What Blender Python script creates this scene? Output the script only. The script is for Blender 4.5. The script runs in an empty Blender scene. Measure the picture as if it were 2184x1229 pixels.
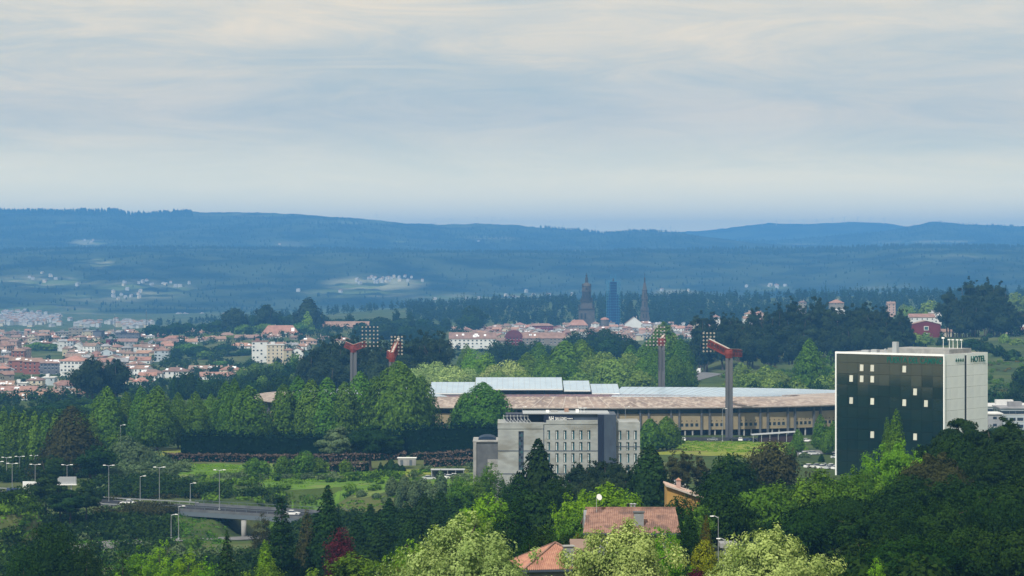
import bpy, math, random
import numpy as np
from mathutils import Vector, Matrix

# ------------------------------------------------------------------ camera
scene = bpy.context.scene
F, CX, HY = 5400.0, 1092.0, 550.0          # focal length and horizon of the telephoto view, in photo pixels
cam_data = bpy.data.cameras.new('camera')
cam_data.sensor_width = 36.0
cam_data.lens = 36.0 * F / 2184.0
cam_data.shift_y = (HY - 614.5) / 2184.0
cam_data.clip_start = 1.0
cam_data.clip_end = 60000.0
cam = bpy.data.objects.new('camera', cam_data)
cam.rotation_euler = (math.radians(90), 0, 0)
scene.collection.objects.link(cam)
scene.camera = cam

# ------------------------------------------------------------------ light and sky
SUN_EL, SUN_AZ = 50.0, -152.0                # degrees; azimuth clockwise from the viewing direction
world = bpy.data.worlds.new('World')
scene.world = world
world.use_nodes = True
wn, wl = world.node_tree.nodes, world.node_tree.links
wn.clear()
w_out = wn.new('ShaderNodeOutputWorld')
w_bg = wn.new('ShaderNodeBackground')
w_bg.inputs['Strength'].default_value = 0.1
sky = wn.new('ShaderNodeTexSky')
sky.sky_type = 'NISHITA'
sky.sun_disc = False
sky.sun_elevation = math.radians(SUN_EL)
sky.sun_rotation = math.radians(SUN_AZ)
sky.altitude = 300
sky.dust_density = 1.5
tc = wn.new('ShaderNodeTexCoord')
def cloud_noise(scale, sx, sz, detail, rough, dist, loc=(0, 0, 0)):
    mp = wn.new('ShaderNodeMapping')
    mp.inputs['Scale'].default_value = (sx, sx, sz)
    mp.inputs['Rotation'].default_value = (0, math.radians(1.5), 0)
    mp.inputs['Location'].default_value = loc
    wl.new(tc.outputs['Generated'], mp.inputs['Vector'])
    n = wn.new('ShaderNodeTexNoise')
    n.inputs['Scale'].default_value = scale
    n.inputs['Detail'].default_value = detail
    n.inputs['Roughness'].default_value = rough
    n.inputs['Distortion'].default_value = dist
    wl.new(mp.outputs['Vector'], n.inputs['Vector'])
    return n
def ramp(node, stops, sock='Fac'):
    r = wn.new('ShaderNodeValToRGB')
    while len(r.color_ramp.elements) < len(stops):
        r.color_ramp.elements.new(0.5)
    for e, (p, c) in zip(r.color_ramp.elements, stops):
        e.position = p; e.color = tuple(c) + (1,)
    wl.new(node.outputs[sock], r.inputs['Fac'])
    return r
def wmix(fac, a, b, blend='MIX'):
    m = wn.new('ShaderNodeMix'); m.data_type = 'RGBA'; m.blend_type = blend
    for sock, v in ((m.inputs[0], fac), (m.inputs[6], a), (m.inputs[7], b)):
        if isinstance(v, (int, float)): sock.default_value = v
        elif isinstance(v, tuple): sock.default_value = v + (1,)
        else: wl.new(v, sock)
    return m.outputs[2]
n1 = cloud_noise(5.0, 1.0, 7.0, 6, 0.55, 0.35)
n2 = cloud_noise(11.0, 1.0, 6.0, 8, 0.66, 1.2, (3, 1, 2))
n3 = cloud_noise(2.2, 1.0, 9.0, 4, 0.5, 0.2, (7, 4, 0))
cover = ramp(n1, [(0.36, (0.0,)*3), (0.60, (1.0,)*3)])
streak = ramp(n2, [(0.38, (0,)*3), (0.62, (1,)*3)])
tint = ramp(n3, [(0.38, (8.2, 7.7, 6.5)), (0.60, (10.2, 8.6, 6.3))])
veil = wmix(0.45, cover.outputs['Color'], streak.outputs['Color'])
blue = wmix(0.8, sky.outputs['Color'], (5.6, 6.3, 6.1))
col = wmix(veil, blue, tint.outputs['Color'])
# the veil is a little brighter towards the horizon, all the way round
sep = wn.new('ShaderNodeSeparateXYZ'); wl.new(tc.outputs['Generated'], sep.inputs[0])
hr = wn.new('ShaderNodeMapRange'); hr.inputs['From Min'].default_value = 0.0; hr.inputs['From Max'].default_value = 0.06
hr.inputs['To Min'].default_value = 1.0; hr.inputs['To Max'].default_value = 0.0; hr.interpolation_type = 'SMOOTHSTEP'
wl.new(sep.outputs['Z'], hr.inputs['Value'])
vm = wn.new('ShaderNodeVectorMath'); vm.operation = 'SCALE'
hcol = wmix(hr.outputs[0], col, (22.5, 18.8, 9.6))
wl.new(hcol, vm.inputs[0]); vm.inputs['Scale'].default_value = 1.0
wl.new(vm.outputs[0], w_bg.inputs['Color'])
wl.new(w_bg.outputs[0], w_out.inputs['Surface'])

sun_data = bpy.data.lights.new('sun', 'SUN')
sun_data.energy = 4.8
sun_data.angle = math.radians(0.6)
sun_data.color = (1.0, 0.95, 0.86)
sun = bpy.data.objects.new('sun', sun_data)
_az, _el = math.radians(SUN_AZ), math.radians(SUN_EL)
sdir = Vector((math.sin(_az) * math.cos(_el), math.cos(_az) * math.cos(_el), math.sin(_el)))
sun.rotation_euler = (-sdir).to_track_quat('-Z', 'Y').to_euler()
sun.location = sdir * 500
scene.collection.objects.link(sun)

scene.view_settings.view_transform = 'Standard'
scene.view_settings.look = 'None'
scene.view_settings.exposure = 0.0
scene.view_settings.gamma = 1.0
scene.view_settings.use_curve_mapping = False
scene.cycles.use_denoising = True
scene.cycles.max_bounces = 6
scene.cycles.diffuse_bounces = 3
scene.cycles.transparent_max_bounces = 6
scene.cycles.volume_bounces = 1
scene.cycles.use_adaptive_sampling = True
scene.cycles.adaptive_threshold = 0.015

# ------------------------------------------------------------------ helpers
C = scene.collection
rnd = random.Random(7)
rng = np.random.default_rng(7)
def P(px, py, d):
    return Vector(((px - CX) / F * d, d, -(py - HY) / F * d))
def X(px, d): return (px - CX) / F * d
def Z(py, d): return -(py - HY) / F * d

def tag(o, label=None, cat=None, group=None, kind=None):
    if label: o['label'] = label
    if cat: o['category'] = cat
    if group: o['group'] = group
    if kind: o['kind'] = kind
    return o
def empty(name, loc=(0, 0, 0), rz=0.0, scale=None):
    o = bpy.data.objects.new(name, None)
    o.empty_display_size = 1
    o.location = loc; o.rotation_euler = (0, 0, rz)
    if scale: o.scale = scale
    C.objects.link(o)
    return o
def link(name, mesh, parent=None):
    o = bpy.data.objects.new(name, mesh)
    C.objects.link(o)
    if parent: o.parent = parent
    return o
def copy_tree(o, parent=None):
    c = o.copy(); C.objects.link(c); c.parent = parent
    for ch in o.children: copy_tree(ch, c)
    return c
def np_mesh(name, verts, faces, mats, mat_idx=None, smooth=False):
    me = bpy.data.meshes.new(name)
    v = np.asarray(verts, dtype=np.float32); f = np.asarray(faces, dtype=np.int32)
    n, k = f.shape
    me.vertices.add(len(v)); me.vertices.foreach_set('co', v.ravel())
    me.loops.add(n * k); me.loops.foreach_set('vertex_index', f.ravel())
    me.polygons.add(n)
    me.polygons.foreach_set('loop_start', np.arange(0, n * k, k, dtype=np.int32))
    me.polygons.foreach_set('loop_total', np.full(n, k, dtype=np.int32))
    for m in (mats if isinstance(mats, (list, tuple)) else [mats]): me.materials.append(m)
    if mat_idx is not None: me.polygons.foreach_set('material_index', np.asarray(mat_idx, dtype=np.int32))
    if smooth: me.polygons.foreach_set('use_smooth', np.ones(n, dtype=bool))
    me.update(calc_edges=True); me.validate()
    return me

class MB:
    """collects simple solids and links them as one mesh"""
    def __init__(s): s.v = []; s.f = []; s.m = []
    def add(s, vs, fs, m=0):
        b = len(s.v); s.v += [tuple(v) for v in vs]
        s.f += [tuple(i + b for i in f) for f in fs]; s.m += [m] * len(fs)
        return s
    def box(s, x0, x1, y0, y1, z0, z1, m=0, M=None):
        vs = [(x0,y0,z0),(x1,y0,z0),(x1,y1,z0),(x0,y1,z0),(x0,y0,z1),(x1,y0,z1),(x1,y1,z1),(x0,y1,z1)]
        if M is not None: vs = [M @ Vector(v) for v in vs]
        return s.add(vs, [(0,3,2,1),(4,5,6,7),(0,1,5,4),(1,2,6,5),(2,3,7,6),(3,0,4,7)], m)
    def bar(s, a, b, w, h=None, m=0):
        a, b = Vector(a), Vector(b); h = w if h is None else h
        d = (b - a); L = d.length; d.normalize()
        up = Vector((0, 0, 1)) if abs(d.z) < 0.95 else Vector((0, 1, 0))
        x = d.cross(up).normalized(); y = x.cross(d).normalized()
        vs = []
        for p in (a, b):
            for sx, sy in ((-1,-1),(1,-1),(1,1),(-1,1)):
                vs.append(p + x * sx * w / 2 + y * sy * h / 2)
        return s.add(vs, [(0,3,2,1),(4,5,6,7),(0,1,5,4),(1,2,6,5),(2,3,7,6),(3,0,4,7)], m)
    def tube(s, pts, rads, n=6, m=0, cap=True):
        rings = []
        for i, p in enumerate(pts):
            p = Vector(p)
            d = (Vector(pts[min(i+1, len(pts)-1)]) - Vector(pts[max(i-1, 0)])).normalized()
            up = Vector((0, 1, 0)) if abs(d.z) > 0.7 else Vector((0, 0, 1))
            x = d.cross(up).normalized(); y = x.cross(d).normalized()
            rings.append([p + (x * math.cos(2*math.pi*k/n) + y * math.sin(2*math.pi*k/n)) * rads[i] for k in range(n)])
        vs = [v for r in rings for v in r]; fs = []
        for i in range(len(rings) - 1):
            for k in range(n):
                a = i*n + k; b = i*n + (k+1) % n
                fs.append((a, b, b + n, a + n))
        if cap:
            fs.append(tuple(range(n - 1, -1, -1))); fs.append(tuple((len(rings)-1)*n + k for k in range(n)))
        return s.add(vs, fs, m)
    def lathe(s, prof, n=10, m=0, c=(0, 0, 0), rot=0.0):
        vs = []; fs = []
        for r, z in prof:
            for k in range(n):
                a = 2*math.pi*k/n + rot
                vs.append((c[0] + r*math.cos(a), c[1] + r*math.sin(a), c[2] + z))
        for i in range(len(prof) - 1):
            for k in range(n):
                a = i*n + k; b = i*n + (k+1) % n
                fs.append((a, b, b + n, a + n))
        fs.append(tuple(range(n-1, -1, -1))); fs.append(tuple((len(prof)-1)*n + k for k in range(n)))
        return s.add(vs, fs, m)
    def mesh(s, name, mats, smooth=False):
        me = bpy.data.meshes.new(name)
        me.from_pydata([tuple(v) for v in s.v], [], s.f)
        for m in (mats if isinstance(mats, (list, tuple)) else [mats]): me.materials.append(m)
        me.polygons.foreach_set('material_index', s.m)
        if smooth: me.polygons.foreach_set('use_smooth', [True]*len(s.f))
        me.update(); return me
    def build(s, name, mats, parent=None, smooth=False):
        return link(name, s.mesh(name, mats, smooth), parent)

# ------------------------------------------------------------------ materials
def new_mat(name):
    m = bpy.data.materials.new(name); m.use_nodes = True
    nt = m.node_tree; nt.nodes.clear()
    return m, nt.nodes, nt.links
def surf(name, c1, c2=None, scale=1.0, rough=0.8, detail=4, coord='Object', metal=0.0, spec=0.3, bump=0.0, bscale=None,
         objvar=0.0, stretch=(1, 1, 1), c3=None, scale3=0.2, alpha=None, lo=0.35, hi=0.65):
    m, n, l = new_mat(name)
    out = n.new('ShaderNodeOutputMaterial'); b = n.new('ShaderNodeBsdfPrincipled')
    b.inputs['Roughness'].default_value = rough; b.inputs['Metallic'].default_value = metal
    b.inputs['Specular IOR Level'].default_value = spec
    l.new(b.outputs[0], out.inputs[0])
    t = n.new('ShaderNodeTexCoord'); mp = n.new('ShaderNodeMapping')
    mp.inputs['Scale'].default_value = stretch
    l.new(t.outputs[coord] if coord != 'World' else n.new('ShaderNodeNewGeometry').outputs['Position'], mp.inputs['Vector'])
    def noise(sc, de=detail):
        x = n.new('ShaderNodeTexNoise'); x.inputs['Scale'].default_value = sc; x.inputs['Detail'].default_value = de
        l.new(mp.outputs[0], x.inputs['Vector']); return x
    def mix(fac, a, b2, blend='MIX'):
        x = n.new('ShaderNodeMix'); x.data_type = 'RGBA'; x.blend_type = blend
        for sock, v in ((x.inputs[0], fac), (x.inputs[6], a), (x.inputs[7], b2)):
            if isinstance(v, (int, float)): sock.default_value = v
            elif isinstance(v, tuple): sock.default_value = v[:3] + (1,)
            else: l.new(v, sock)
        return x.outputs[2]
    def fac(nz, a=lo, b2=hi):
        r = n.new('ShaderNodeMapRange'); r.inputs['From Min'].default_value = a; r.inputs['From Max'].default_value = b2
        l.new(nz.outputs['Fac'], r.inputs['Value']); return r.outputs[0]
    col = tuple(c1)
    if c2 is not None: col = mix(fac(noise(scale)), tuple(c1), tuple(c2))
    if c3 is not None: col = mix(fac(noise(scale3, 3), 0.5, 0.62), col, tuple(c3))
    if objvar > 0:
        oi = n.new('ShaderNodeObjectInfo'); hs = n.new('ShaderNodeHueSaturation')
        r1 = n.new('ShaderNodeMapRange'); r1.inputs['To Min'].default_value = 1 - objvar; r1.inputs['To Max'].default_value = 1 + objvar
        l.new(oi.outputs['Random'], r1.inputs['Value']); l.new(r1.outputs[0], hs.inputs['Value'])
        r2 = n.new('ShaderNodeMapRange'); r2.inputs['To Min'].default_value = 0.5 - objvar*0.09; r2.inputs['To Max'].default_value = 0.5 + objvar*0.09
        ml = n.new('ShaderNodeMath'); ml.operation = 'FRACT'; m2 = n.new('ShaderNodeMath'); m2.operation = 'MULTIPLY'; m2.inputs[1].default_value = 7.31
        l.new(oi.outputs['Random'], m2.inputs[0]); l.new(m2.outputs[0], ml.inputs[0]); l.new(ml.outputs[0], r2.inputs['Value']); l.new(r2.outputs[0], hs.inputs['Hue'])
        if isinstance(col, tuple): hs.inputs['Color'].default_value = col[:3] + (1,)
        else: l.new(col, hs.inputs['Color'])
        col = hs.outputs[0]
    if isinstance(col, tuple): b.inputs['Base Color'].default_value = col[:3] + (1,)
    else: l.new(col, b.inputs['Base Color'])
    if bump > 0:
        bp = n.new('ShaderNodeBump'); bp.inputs['Strength'].default_value = bump; bp.inputs['Distance'].default_value = 1.0 / (bscale or scale) * 0.5
        l.new(noise(bscale or scale).outputs['Fac'], bp.inputs['Height']); l.new(bp.outputs[0], b.inputs['Normal'])
    return m
def leaf_mat(name, dark, light, objvar=0.12, trans=0.3, patch=0.0):
    """foliage: leaf faces scatter and let some light through; colour varies per leaf clump and per tree"""
    m, n, l = new_mat(name)
    out = n.new('ShaderNodeOutputMaterial')
    d = n.new('ShaderNodeBsdfDiffuse'); t = n.new('ShaderNodeBsdfTranslucent'); mx = n.new('ShaderNodeMixShader')
    mx.inputs[0].default_value = trans
    at = n.new('ShaderNodeAttribute'); at.attribute_name = 'tone'
    mixc = n.new('ShaderNodeMix'); mixc.data_type = 'RGBA'
    mixc.inputs[6].default_value = tuple(dark) + (1,); mixc.inputs[7].default_value = tuple(light) + (1,)
    l.new(at.outputs['Fac'], mixc.inputs[0])
    oi = n.new('ShaderNodeObjectInfo'); hs = n.new('ShaderNodeHueSaturation')
    r1 = n.new('ShaderNodeMapRange'); r1.inputs['To Min'].default_value = 1 - objvar; r1.inputs['To Max'].default_value = 1 + objvar
    l.new(oi.outputs['Random'], r1.inputs['Value']); l.new(r1.outputs[0], hs.inputs['Value'])
    m2 = n.new('ShaderNodeMath'); m2.operation = 'MULTIPLY'; m2.inputs[1].default_value = 5.77
    ml = n.new('ShaderNodeMath'); ml.operation = 'FRACT'
    r2 = n.new('ShaderNodeMapRange'); r2.inputs['To Min'].default_value = 0.5 - objvar*0.12; r2.inputs['To Max'].default_value = 0.5 + objvar*0.12
    l.new(oi.outputs['Random'], m2.inputs[0]); l.new(m2.outputs[0], ml.inputs[0]); l.new(ml.outputs[0], r2.inputs['Value']); l.new(r2.outputs[0], hs.inputs['Hue'])
    l.new(mixc.outputs[2], hs.inputs['Color'])
    l.new(hs.outputs[0], d.inputs[0])
    br = n.new('ShaderNodeMix'); br.data_type = 'RGBA'; br.blend_type = 'MULTIPLY'; br.inputs[0].default_value = 1.0
    br.inputs[7].default_value = (1.15, 1.25, 0.55, 1)
    l.new(hs.outputs[0], br.inputs[6]); l.new(br.outputs[2], t.inputs[0])
    l.new(d.outputs[0], mx.inputs[1]); l.new(t.outputs[0], mx.inputs[2])
    l.new(mx.outputs[0], out.inputs[0])
    return m

def vnoise(x, y, seed=0):
    """smooth value noise, vectorised"""
    xi = np.floor(x).astype(np.int64); yi = np.floor(y).astype(np.int64)
    xf = x - xi; yf = y - yi
    def h(a, b):
        n = (a * 374761393 + b * 668265263 + seed * 1442695041) & 0x7fffffff
        n = ((n ^ (n >> 13)) * 1274126177) & 0x7fffffff
        return ((n ^ (n >> 16)) & 0xffff) / 65535.0
    u = xf*xf*(3-2*xf); v = yf*yf*(3-2*yf)
    return (h(xi, yi)*(1-u) + h(xi+1, yi)*u)*(1-v) + (h(xi, yi+1)*(1-u) + h(xi+1, yi+1)*u)*v
def fbm(x, y, seed=0, octv=4):
    s = 0; a = 0.5; t = 0
    for o in range(octv):
        s = s + a * vnoise(x * 2**o, y * 2**o, seed + o); t += a; a *= 0.5
    return s / t

# ------------------------------------------------------------------ ground
T_COLS = [-5000, -600, 0, 300, 600, 900, 1200, 1500, 1800, 2184, 2700, 7000]
T_ROWS = [
 (10,   [-2.0]*12),
 (150,  [-26]*12),
 (250,  [-52,-52,-50,-48,-42,-38,-37,-36,-36,-36,-34,-34]),
 (330,  [-62,-62,-60,-58,-52,-45,-42,-42,-42,-41,-38,-38]),
 (450,  [-70,-70,-68,-66,-62,-55,-50,-49,-48,-45,-42,-42]),
 (600,  [-79,-79,-77,-77,-73,-64,-60,-58,-56,-52,-50,-50]),
 (700,  [-79,-79,-78,-78.5,-78.5,-69,-66,-64,-64,-60,-56,-56]),
 (780,  [-77,-77,-76.5,-76.5,-75,-71,-67,-66,-67.5,-64,-60,-60]),
 (860,  [-78,-78,-77,-73,-74,-73,-70,-69.5,-71,-69,-66,-66]),
 (950,  [-80,-80,-79,-74,-75,-74.5,-72,-71.2,-73,-72,-70,-70]),
 (1030, [-80,-80,-79,-75,-75.3,-75,-74.5,-73.8,-75,-75,-74,-74]),
 (1250, [-83,-83,-82,-76,-75,-75,-75,-75,-75.5,-76,-76,-76]),
 (1500, [-88,-88,-88,-84,-82,-80,-78,-74,-72.5,-71,-70,-70]),
 (1750, [-98,-98,-97,-94,-88,-84,-82,-71,-70,-64,-63,-63]),
 (2000, [-99,-99,-98,-96,-92,-88,-86,-75,-69,-62,-61,-61]),
 (2300, [-100,-100,-98,-96,-90,-90,-90,-80,-70,-63,-62,-62]),
 (2900, [-98,-98,-98,-92,-78,-80,-97,-88,-74,-67,-66,-66]),
 (3300, [-104,-104,-103,-100,-86,-92,-103,-98,-82,-74,-72,-72]),
 (4400, [-125,-125,-123,-121,-104,-84,-73,-70,-66,-60,-60,-60]),
 (5200, [-132,-132,-131,-130,-124,-108,-95,-90,-86,-84,-84,-84]),
 (7000, [-135]*12), (24000, [-150]*12)]
GPX = np.concatenate([np.arange(-5000, -600, 220), np.arange(-600, 2800, 17), np.arange(2800, 7001, 220)]).astype(float)
GD = np.concatenate([np.geomspace(10, 230, 22), np.arange(240, 1300, 9.0), np.geomspace(1312, 24000, 210)])
_dd = np.array([r[0] for r in T_ROWS], float)
_zz = np.array([np.interp(GPX, T_COLS, r[1]) for r in T_ROWS])
GZ = np.array([np.interp(GD, _dd, _zz[:, j]) for j in range(len(GPX))]).T
for _ in range(6):
    GZ[1:-1, :] = 0.25*GZ[:-2, :] + 0.5*GZ[1:-1, :] + 0.25*GZ[2:, :]
    GZ[:, 1:-1] = 0.25*GZ[:, :-2] + 0.5*GZ[:, 1:-1] + 0.25*GZ[:, 2:]
GXX = (GPX[None, :] - CX) / F * GD[:, None]; GYY = np.repeat(GD[:, None], len(GPX), 1)
GZ += (fbm(GXX/40.0, GYY/40.0, 3) - 0.5) * np.clip(GD[:, None]/900.0, 0.3, 3.0) * 1.3
def road_z(pts, x, y):
    """nearest point of a polyline: distance and height"""
    best = np.full(np.shape(x), 1e9); bz = np.zeros(np.shape(x))
    for (x0, y0, z0), (x1, y1, z1) in zip(pts[:-1], pts[1:]):
        dx, dy = x1-x0, y1-y0; L = dx*dx + dy*dy
        t = np.clip(((x-x0)*dx + (y-y0)*dy)/L, 0, 1)
        dist = np.hypot(x - x0 - t*dx, y - y0 - t*dy)
        z = z0 + t*(z1-z0); k = dist < best
        best = np.where(k, dist, best); bz = np.where(k, z, bz)
    return best, bz
def embank(pts, half, slope, xmax=None, xmin=None):
    global GZ
    dist, z = road_z([tuple(p) for p in pts], GXX, GYY)
    w = np.clip(1 - (dist - half) / slope, 0, 1); w = w*w*(3-2*w)
    if xmax is not None: w = np.where(GXX > xmax, w*np.clip(1-(GXX-xmax)/8, 0, 1), w)
    if xmin is not None: w = np.where(GXX < xmin, 0, w)
    GZ = GZ*(1-w) + (z - 0.25)*w
HIGHWAY = [P(-700, 1032, 900), P(-300, 1035, 870), P(-60, 1048, 830), P(90, 1062, 800), P(200, 1072, 783), P(300, 1077, 770), P(380, 1082, 760)]
BRIDGE = [P(380, 1083, 760), P(470, 1088, 752), P(560, 1093, 745), P(650, 1099, 738), P(730, 1105, 732)]
HIGHWAY_EAST = [P(730, 1105, 732), P(860, 1112, 728), P(1000, 1118, 728), P(1150, 1120, 730)]
UNDERPASS = [P(120, 1190, 640), P(240, 1152, 690), P(330, 1148, 699), P(430, 1149, 702), P(520, 1150, 712), P(600, 1140, 760), P(650, 1128, 790)]
LANE = [P(-200, 1120, 650), P(0, 1098, 668), P(30, 1075, 690), P(20, 1066, 705), P(-160, 1062, 720)]
HILL_ROAD = [P(1400, 822, 1470), P(1455, 814, 1500), P(1500, 802, 1580), P(1520, 797, 1640), P(1480, 794, 1700), P(1440, 793, 1760)]
HILL_ROAD2 = [P(1520, 797.5, 1645), P(1600, 797, 1700), P(1700, 796, 1740)]
APRON = [P(1150, 936, 1036), P(1350, 936, 1032), P(1560, 936, 1030), P(1750, 938, 1032), P(1850, 942, 1038)]
ACCESS = [P(1640, 975, 905), P(1700, 963, 930), P(1740, 965, 935), P(1800, 962, 940)]
embank(HIGHWAY, 10, 14, xmax=HIGHWAY[-1].x)
embank(UNDERPASS, 7, 10)
embank(HIGHWAY_EAST, 10, 12, xmin=HIGHWAY_EAST[0].x)
embank(LANE, 4, 8)
embank(HILL_ROAD, 9, 25); embank(HILL_ROAD2, 6, 25)
embank(APRON, 9, 14); embank(ACCESS, 8, 10)
_gl = np.log(GD)
def ground(x, y):
    px = x / max(y, 1.0) * F + CX
    j = int(np.clip(np.searchsorted(GPX, px) - 1, 0, len(GPX)-2)); i = int(np.clip(np.searchsorted(GD, y) - 1, 0, len(GD)-2))
    u = min(max((px - GPX[j])/(GPX[j+1]-GPX[j]), 0), 1); v = min(max((y - GD[i])/(GD[i+1]-GD[i]), 0), 1)
    return float((GZ[i, j]*(1-u) + GZ[i, j+1]*u)*(1-v) + (GZ[i+1, j]*(1-u) + GZ[i+1, j+1]*u)*v)
def grid_faces(ni, nj):
    i, j = np.meshgrid(np.arange(ni-1), np.arange(nj-1), indexing='ij')
    a = (i*nj + j).ravel()
    return np.stack([a, a+1, a+nj+1, a+nj], 1)
m_ground = surf('meadow_ground', (0.060, 0.092, 0.020), (0.030, 0.050, 0.016), scale=0.06, coord='World', rough=0.95, spec=0.1, bump=0.8, bscale=0.35,
                c3=(0.085, 0.10, 0.035), scale3=0.018, detail=6)
g = link('ground', np_mesh('ground', np.stack([GXX.ravel(), GYY.ravel(), GZ.ravel()], 1), grid_faces(len(GD), len(GPX)), m_ground, smooth=True))
tag(g, kind='structure')

def drape(name, px0, px1, d0, d1, mat, lift=.05, ragged=8):
    a = np.arange(px0, px1+1, 6.0); b = np.linspace(d0, d1, max(3, int((d1-d0)/5)))
    V = []
    for i, d in enumerate(b):
        for j, px in enumerate(a):
            x = (px-CX)/F*d; e = 0
            if i in (0, len(b)-1): e = math.sin(px*.07)*ragged*.5 + math.sin(px*.023+1)*ragged*.5
            y = d+e; V.append((x, y, ground(x, y)+lift))
    return tag(link(name, np_mesh(name, V, grid_faces(len(b), len(a)), mat, smooth=True)), kind='structure')
m_lawn = surf('yellow_green_lawn', (0.21, 0.235, 0.036), (0.15, 0.19, 0.030), scale=0.12, coord='World', rough=.95, spec=.1, c3=(0.17, 0.17, 0.05), scale3=.05, bump=.4, bscale=1.2)  # brighter, yellower grass colour than the meadow
m_meadow = surf('fresh_meadow', (0.10, 0.19, 0.022), (0.07, 0.135, 0.02), scale=0.15, coord='World', rough=.95, spec=.1, c3=(0.14, 0.18, 0.05), scale3=.06, bump=.5, bscale=1.0)
drape('lawn', 1395, 1715, 905, 1014, m_lawn)
drape('lawn', 336, 392, 920, 985, m_lawn)
drape('meadow', 380, 700, 842, 912, m_meadow)
drape('meadow', 560, 1060, 770, 838, m_meadow)
drape('meadow', 706, 1000, 842, 880, m_lawn)

# ------------------------------------------------------------------ far hills
def attr(me, name, vals, dom='POINT'):
    a = me.attributes.new(name, 'FLOAT', dom); a.data.foreach_set('value', np.asarray(vals, dtype=np.float32))
def hill_mat(name, dark, light, field, bare):
    m, n, l = new_mat(name)
    out = n.new('ShaderNodeOutputMaterial'); b = n.new('ShaderNodeBsdfDiffuse')
    g_ = n.new('ShaderNodeNewGeometry')
    def nz(sc, de=5):
        x = n.new('ShaderNodeTexNoise'); x.inputs['Scale'].default_value = sc; x.inputs['Detail'].default_value = de
        l.new(g_.outputs['Position'], x.inputs['Vector']); return x
    def mix(f, a, c):
        x = n.new('ShaderNodeMix'); x.data_type = 'RGBA'
        for s_, v in ((x.inputs[0], f), (x.inputs[6], a), (x.inputs[7], c)):
            if isinstance(v, tuple): s_.default_value = v + (1,)
            else: l.new(v, s_)
        return x.outputs[2]
    def mr(nn, a, c):
        r = n.new('ShaderNodeMapRange'); r.inputs['From Min'].default_value = a; r.inputs['From Max'].default_value = c
        l.new(nn.outputs['Fac'], r.inputs['Value']); return r.outputs[0]
    c1 = mix(mr(nz(0.0045, 9), 0.40, 0.60), tuple(dark), tuple(light))  # forest tones; the broad contrast also paints shading of the hill folds
    f1 = mix(mr(nz(0.006, 6), 0.45, 0.55), tuple(field), tuple(bare))
    at = n.new('ShaderNodeAttribute'); at.attribute_name = 'field'
    mm = n.new('ShaderNodeMath'); mm.operation = 'MULTIPLY_ADD'; mm.inputs[1].default_value = 1.0
    nn = nz(0.008, 6); r = mr(nn, 0.40, 0.56)
    mu = n.new('ShaderNodeMath'); mu.operation = 'MULTIPLY'
    l.new(at.outputs['Fac'], mu.inputs[0]); l.new(r, mu.inputs[1])
    c2 = mix(mu.outputs[0], c1, f1)
    l.new(c2, b.inputs[0])
    bp = n.new('ShaderNodeBump'); bp.inputs['Strength'].default_value = 1.0; bp.inputs['Distance'].default_value = 7.0
    l.new(nz(0.045, 6).outputs['Fac'], bp.inputs['Height']); l.new(bp.outputs[0], b.inputs['Normal'])
    l.new(b.outputs[0], out.inputs[0])
    return m
m_hill = hill_mat('forest_hill', (0.008, 0.018, 0.012), (0.048, 0.066, 0.030), (0.15, 0.20, 0.07), (0.26, 0.26, 0.16))
HILLS = {}; FIELDS = {}
def ridge(name, d0, d1, d2, prof, zfront, zback, amp, fields=(), seed=0, px0=-2600, px1=4800, step=9, rows=70):
    pxs = np.arange(px0, px1 + 1, step).astype(float)
    ds = np.concatenate([np.linspace(d0, d1, rows), np.linspace(d1, d2, 16)[1:]])
    top = -(np.interp(pxs, [p[0] for p in prof], [p[1] for p in prof]) - HY) / F * d1
    xx = (pxs[None, :] - CX)/F*ds[:, None]; yy = np.repeat(ds[:, None], len(pxs), 1)
    t = np.clip((ds - d0)/(d1 - d0), 0, 1)[:, None]
    s = t*0.62 + 0.38*t*t*(3-2*t)
    zf = zfront + (top[None, :] - zfront)*s
    tb = np.clip((ds - d1)/(d2 - d1), 0, 1)[:, None]
    zf = np.where(tb > 0, top[None, :] + (zback - top[None, :])*tb*tb*(3-2*tb), zf)
    edge = (4*t*(1-t))**0.7
    zf = zf + (fbm(xx/900.0, yy/1400.0, seed, 5) - 0.5)*amp*2*edge
    zf = zf + (fbm(xx/38.0, yy/60.0, seed+9, 3) - 0.5)*14*np.clip(t*3, 0, 1)
    me = np_mesh(name, np.stack([xx.ravel(), yy.ravel(), zf.ravel()], 1), grid_faces(len(ds), len(pxs)), m_hill, smooth=True)
    fl = np.zeros(xx.shape)
    ppx = xx/yy*F + CX; ppy = HY - zf/yy*F
    for fx, fy, rx, ry, s_ in fields:
        q = ((ppx-fx)/rx)**2 + ((ppy-fy)/ry)**2
        fl = np.maximum(fl, s_*np.clip(1.25 - q, 0, 1))
    attr(me, 'field', np.clip(fl, 0, 1).ravel())
    o = tag(link(name, me), kind='structure')
    HILLS[name] = (pxs, ds, zf); FIELDS[name] = fields
    return o
def hill_z(name, x, y):
    pxs, ds, zf = HILLS[name]
    px = x/y*F + CX
    j = int(np.clip(np.searchsorted(pxs, px)-1, 0, len(pxs)-2)); i = int(np.clip(np.searchsorted(ds, y)-1, 0, len(ds)-2))
    u = (px-pxs[j])/(pxs[j+1]-pxs[j]); v = (y-ds[i])/(ds[i+1]-ds[i])
    return float((zf[i, j]*(1-u)+zf[i, j+1]*u)*(1-v) + (zf[i+1, j]*(1-u)+zf[i+1, j+1]*u)*v)
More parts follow.
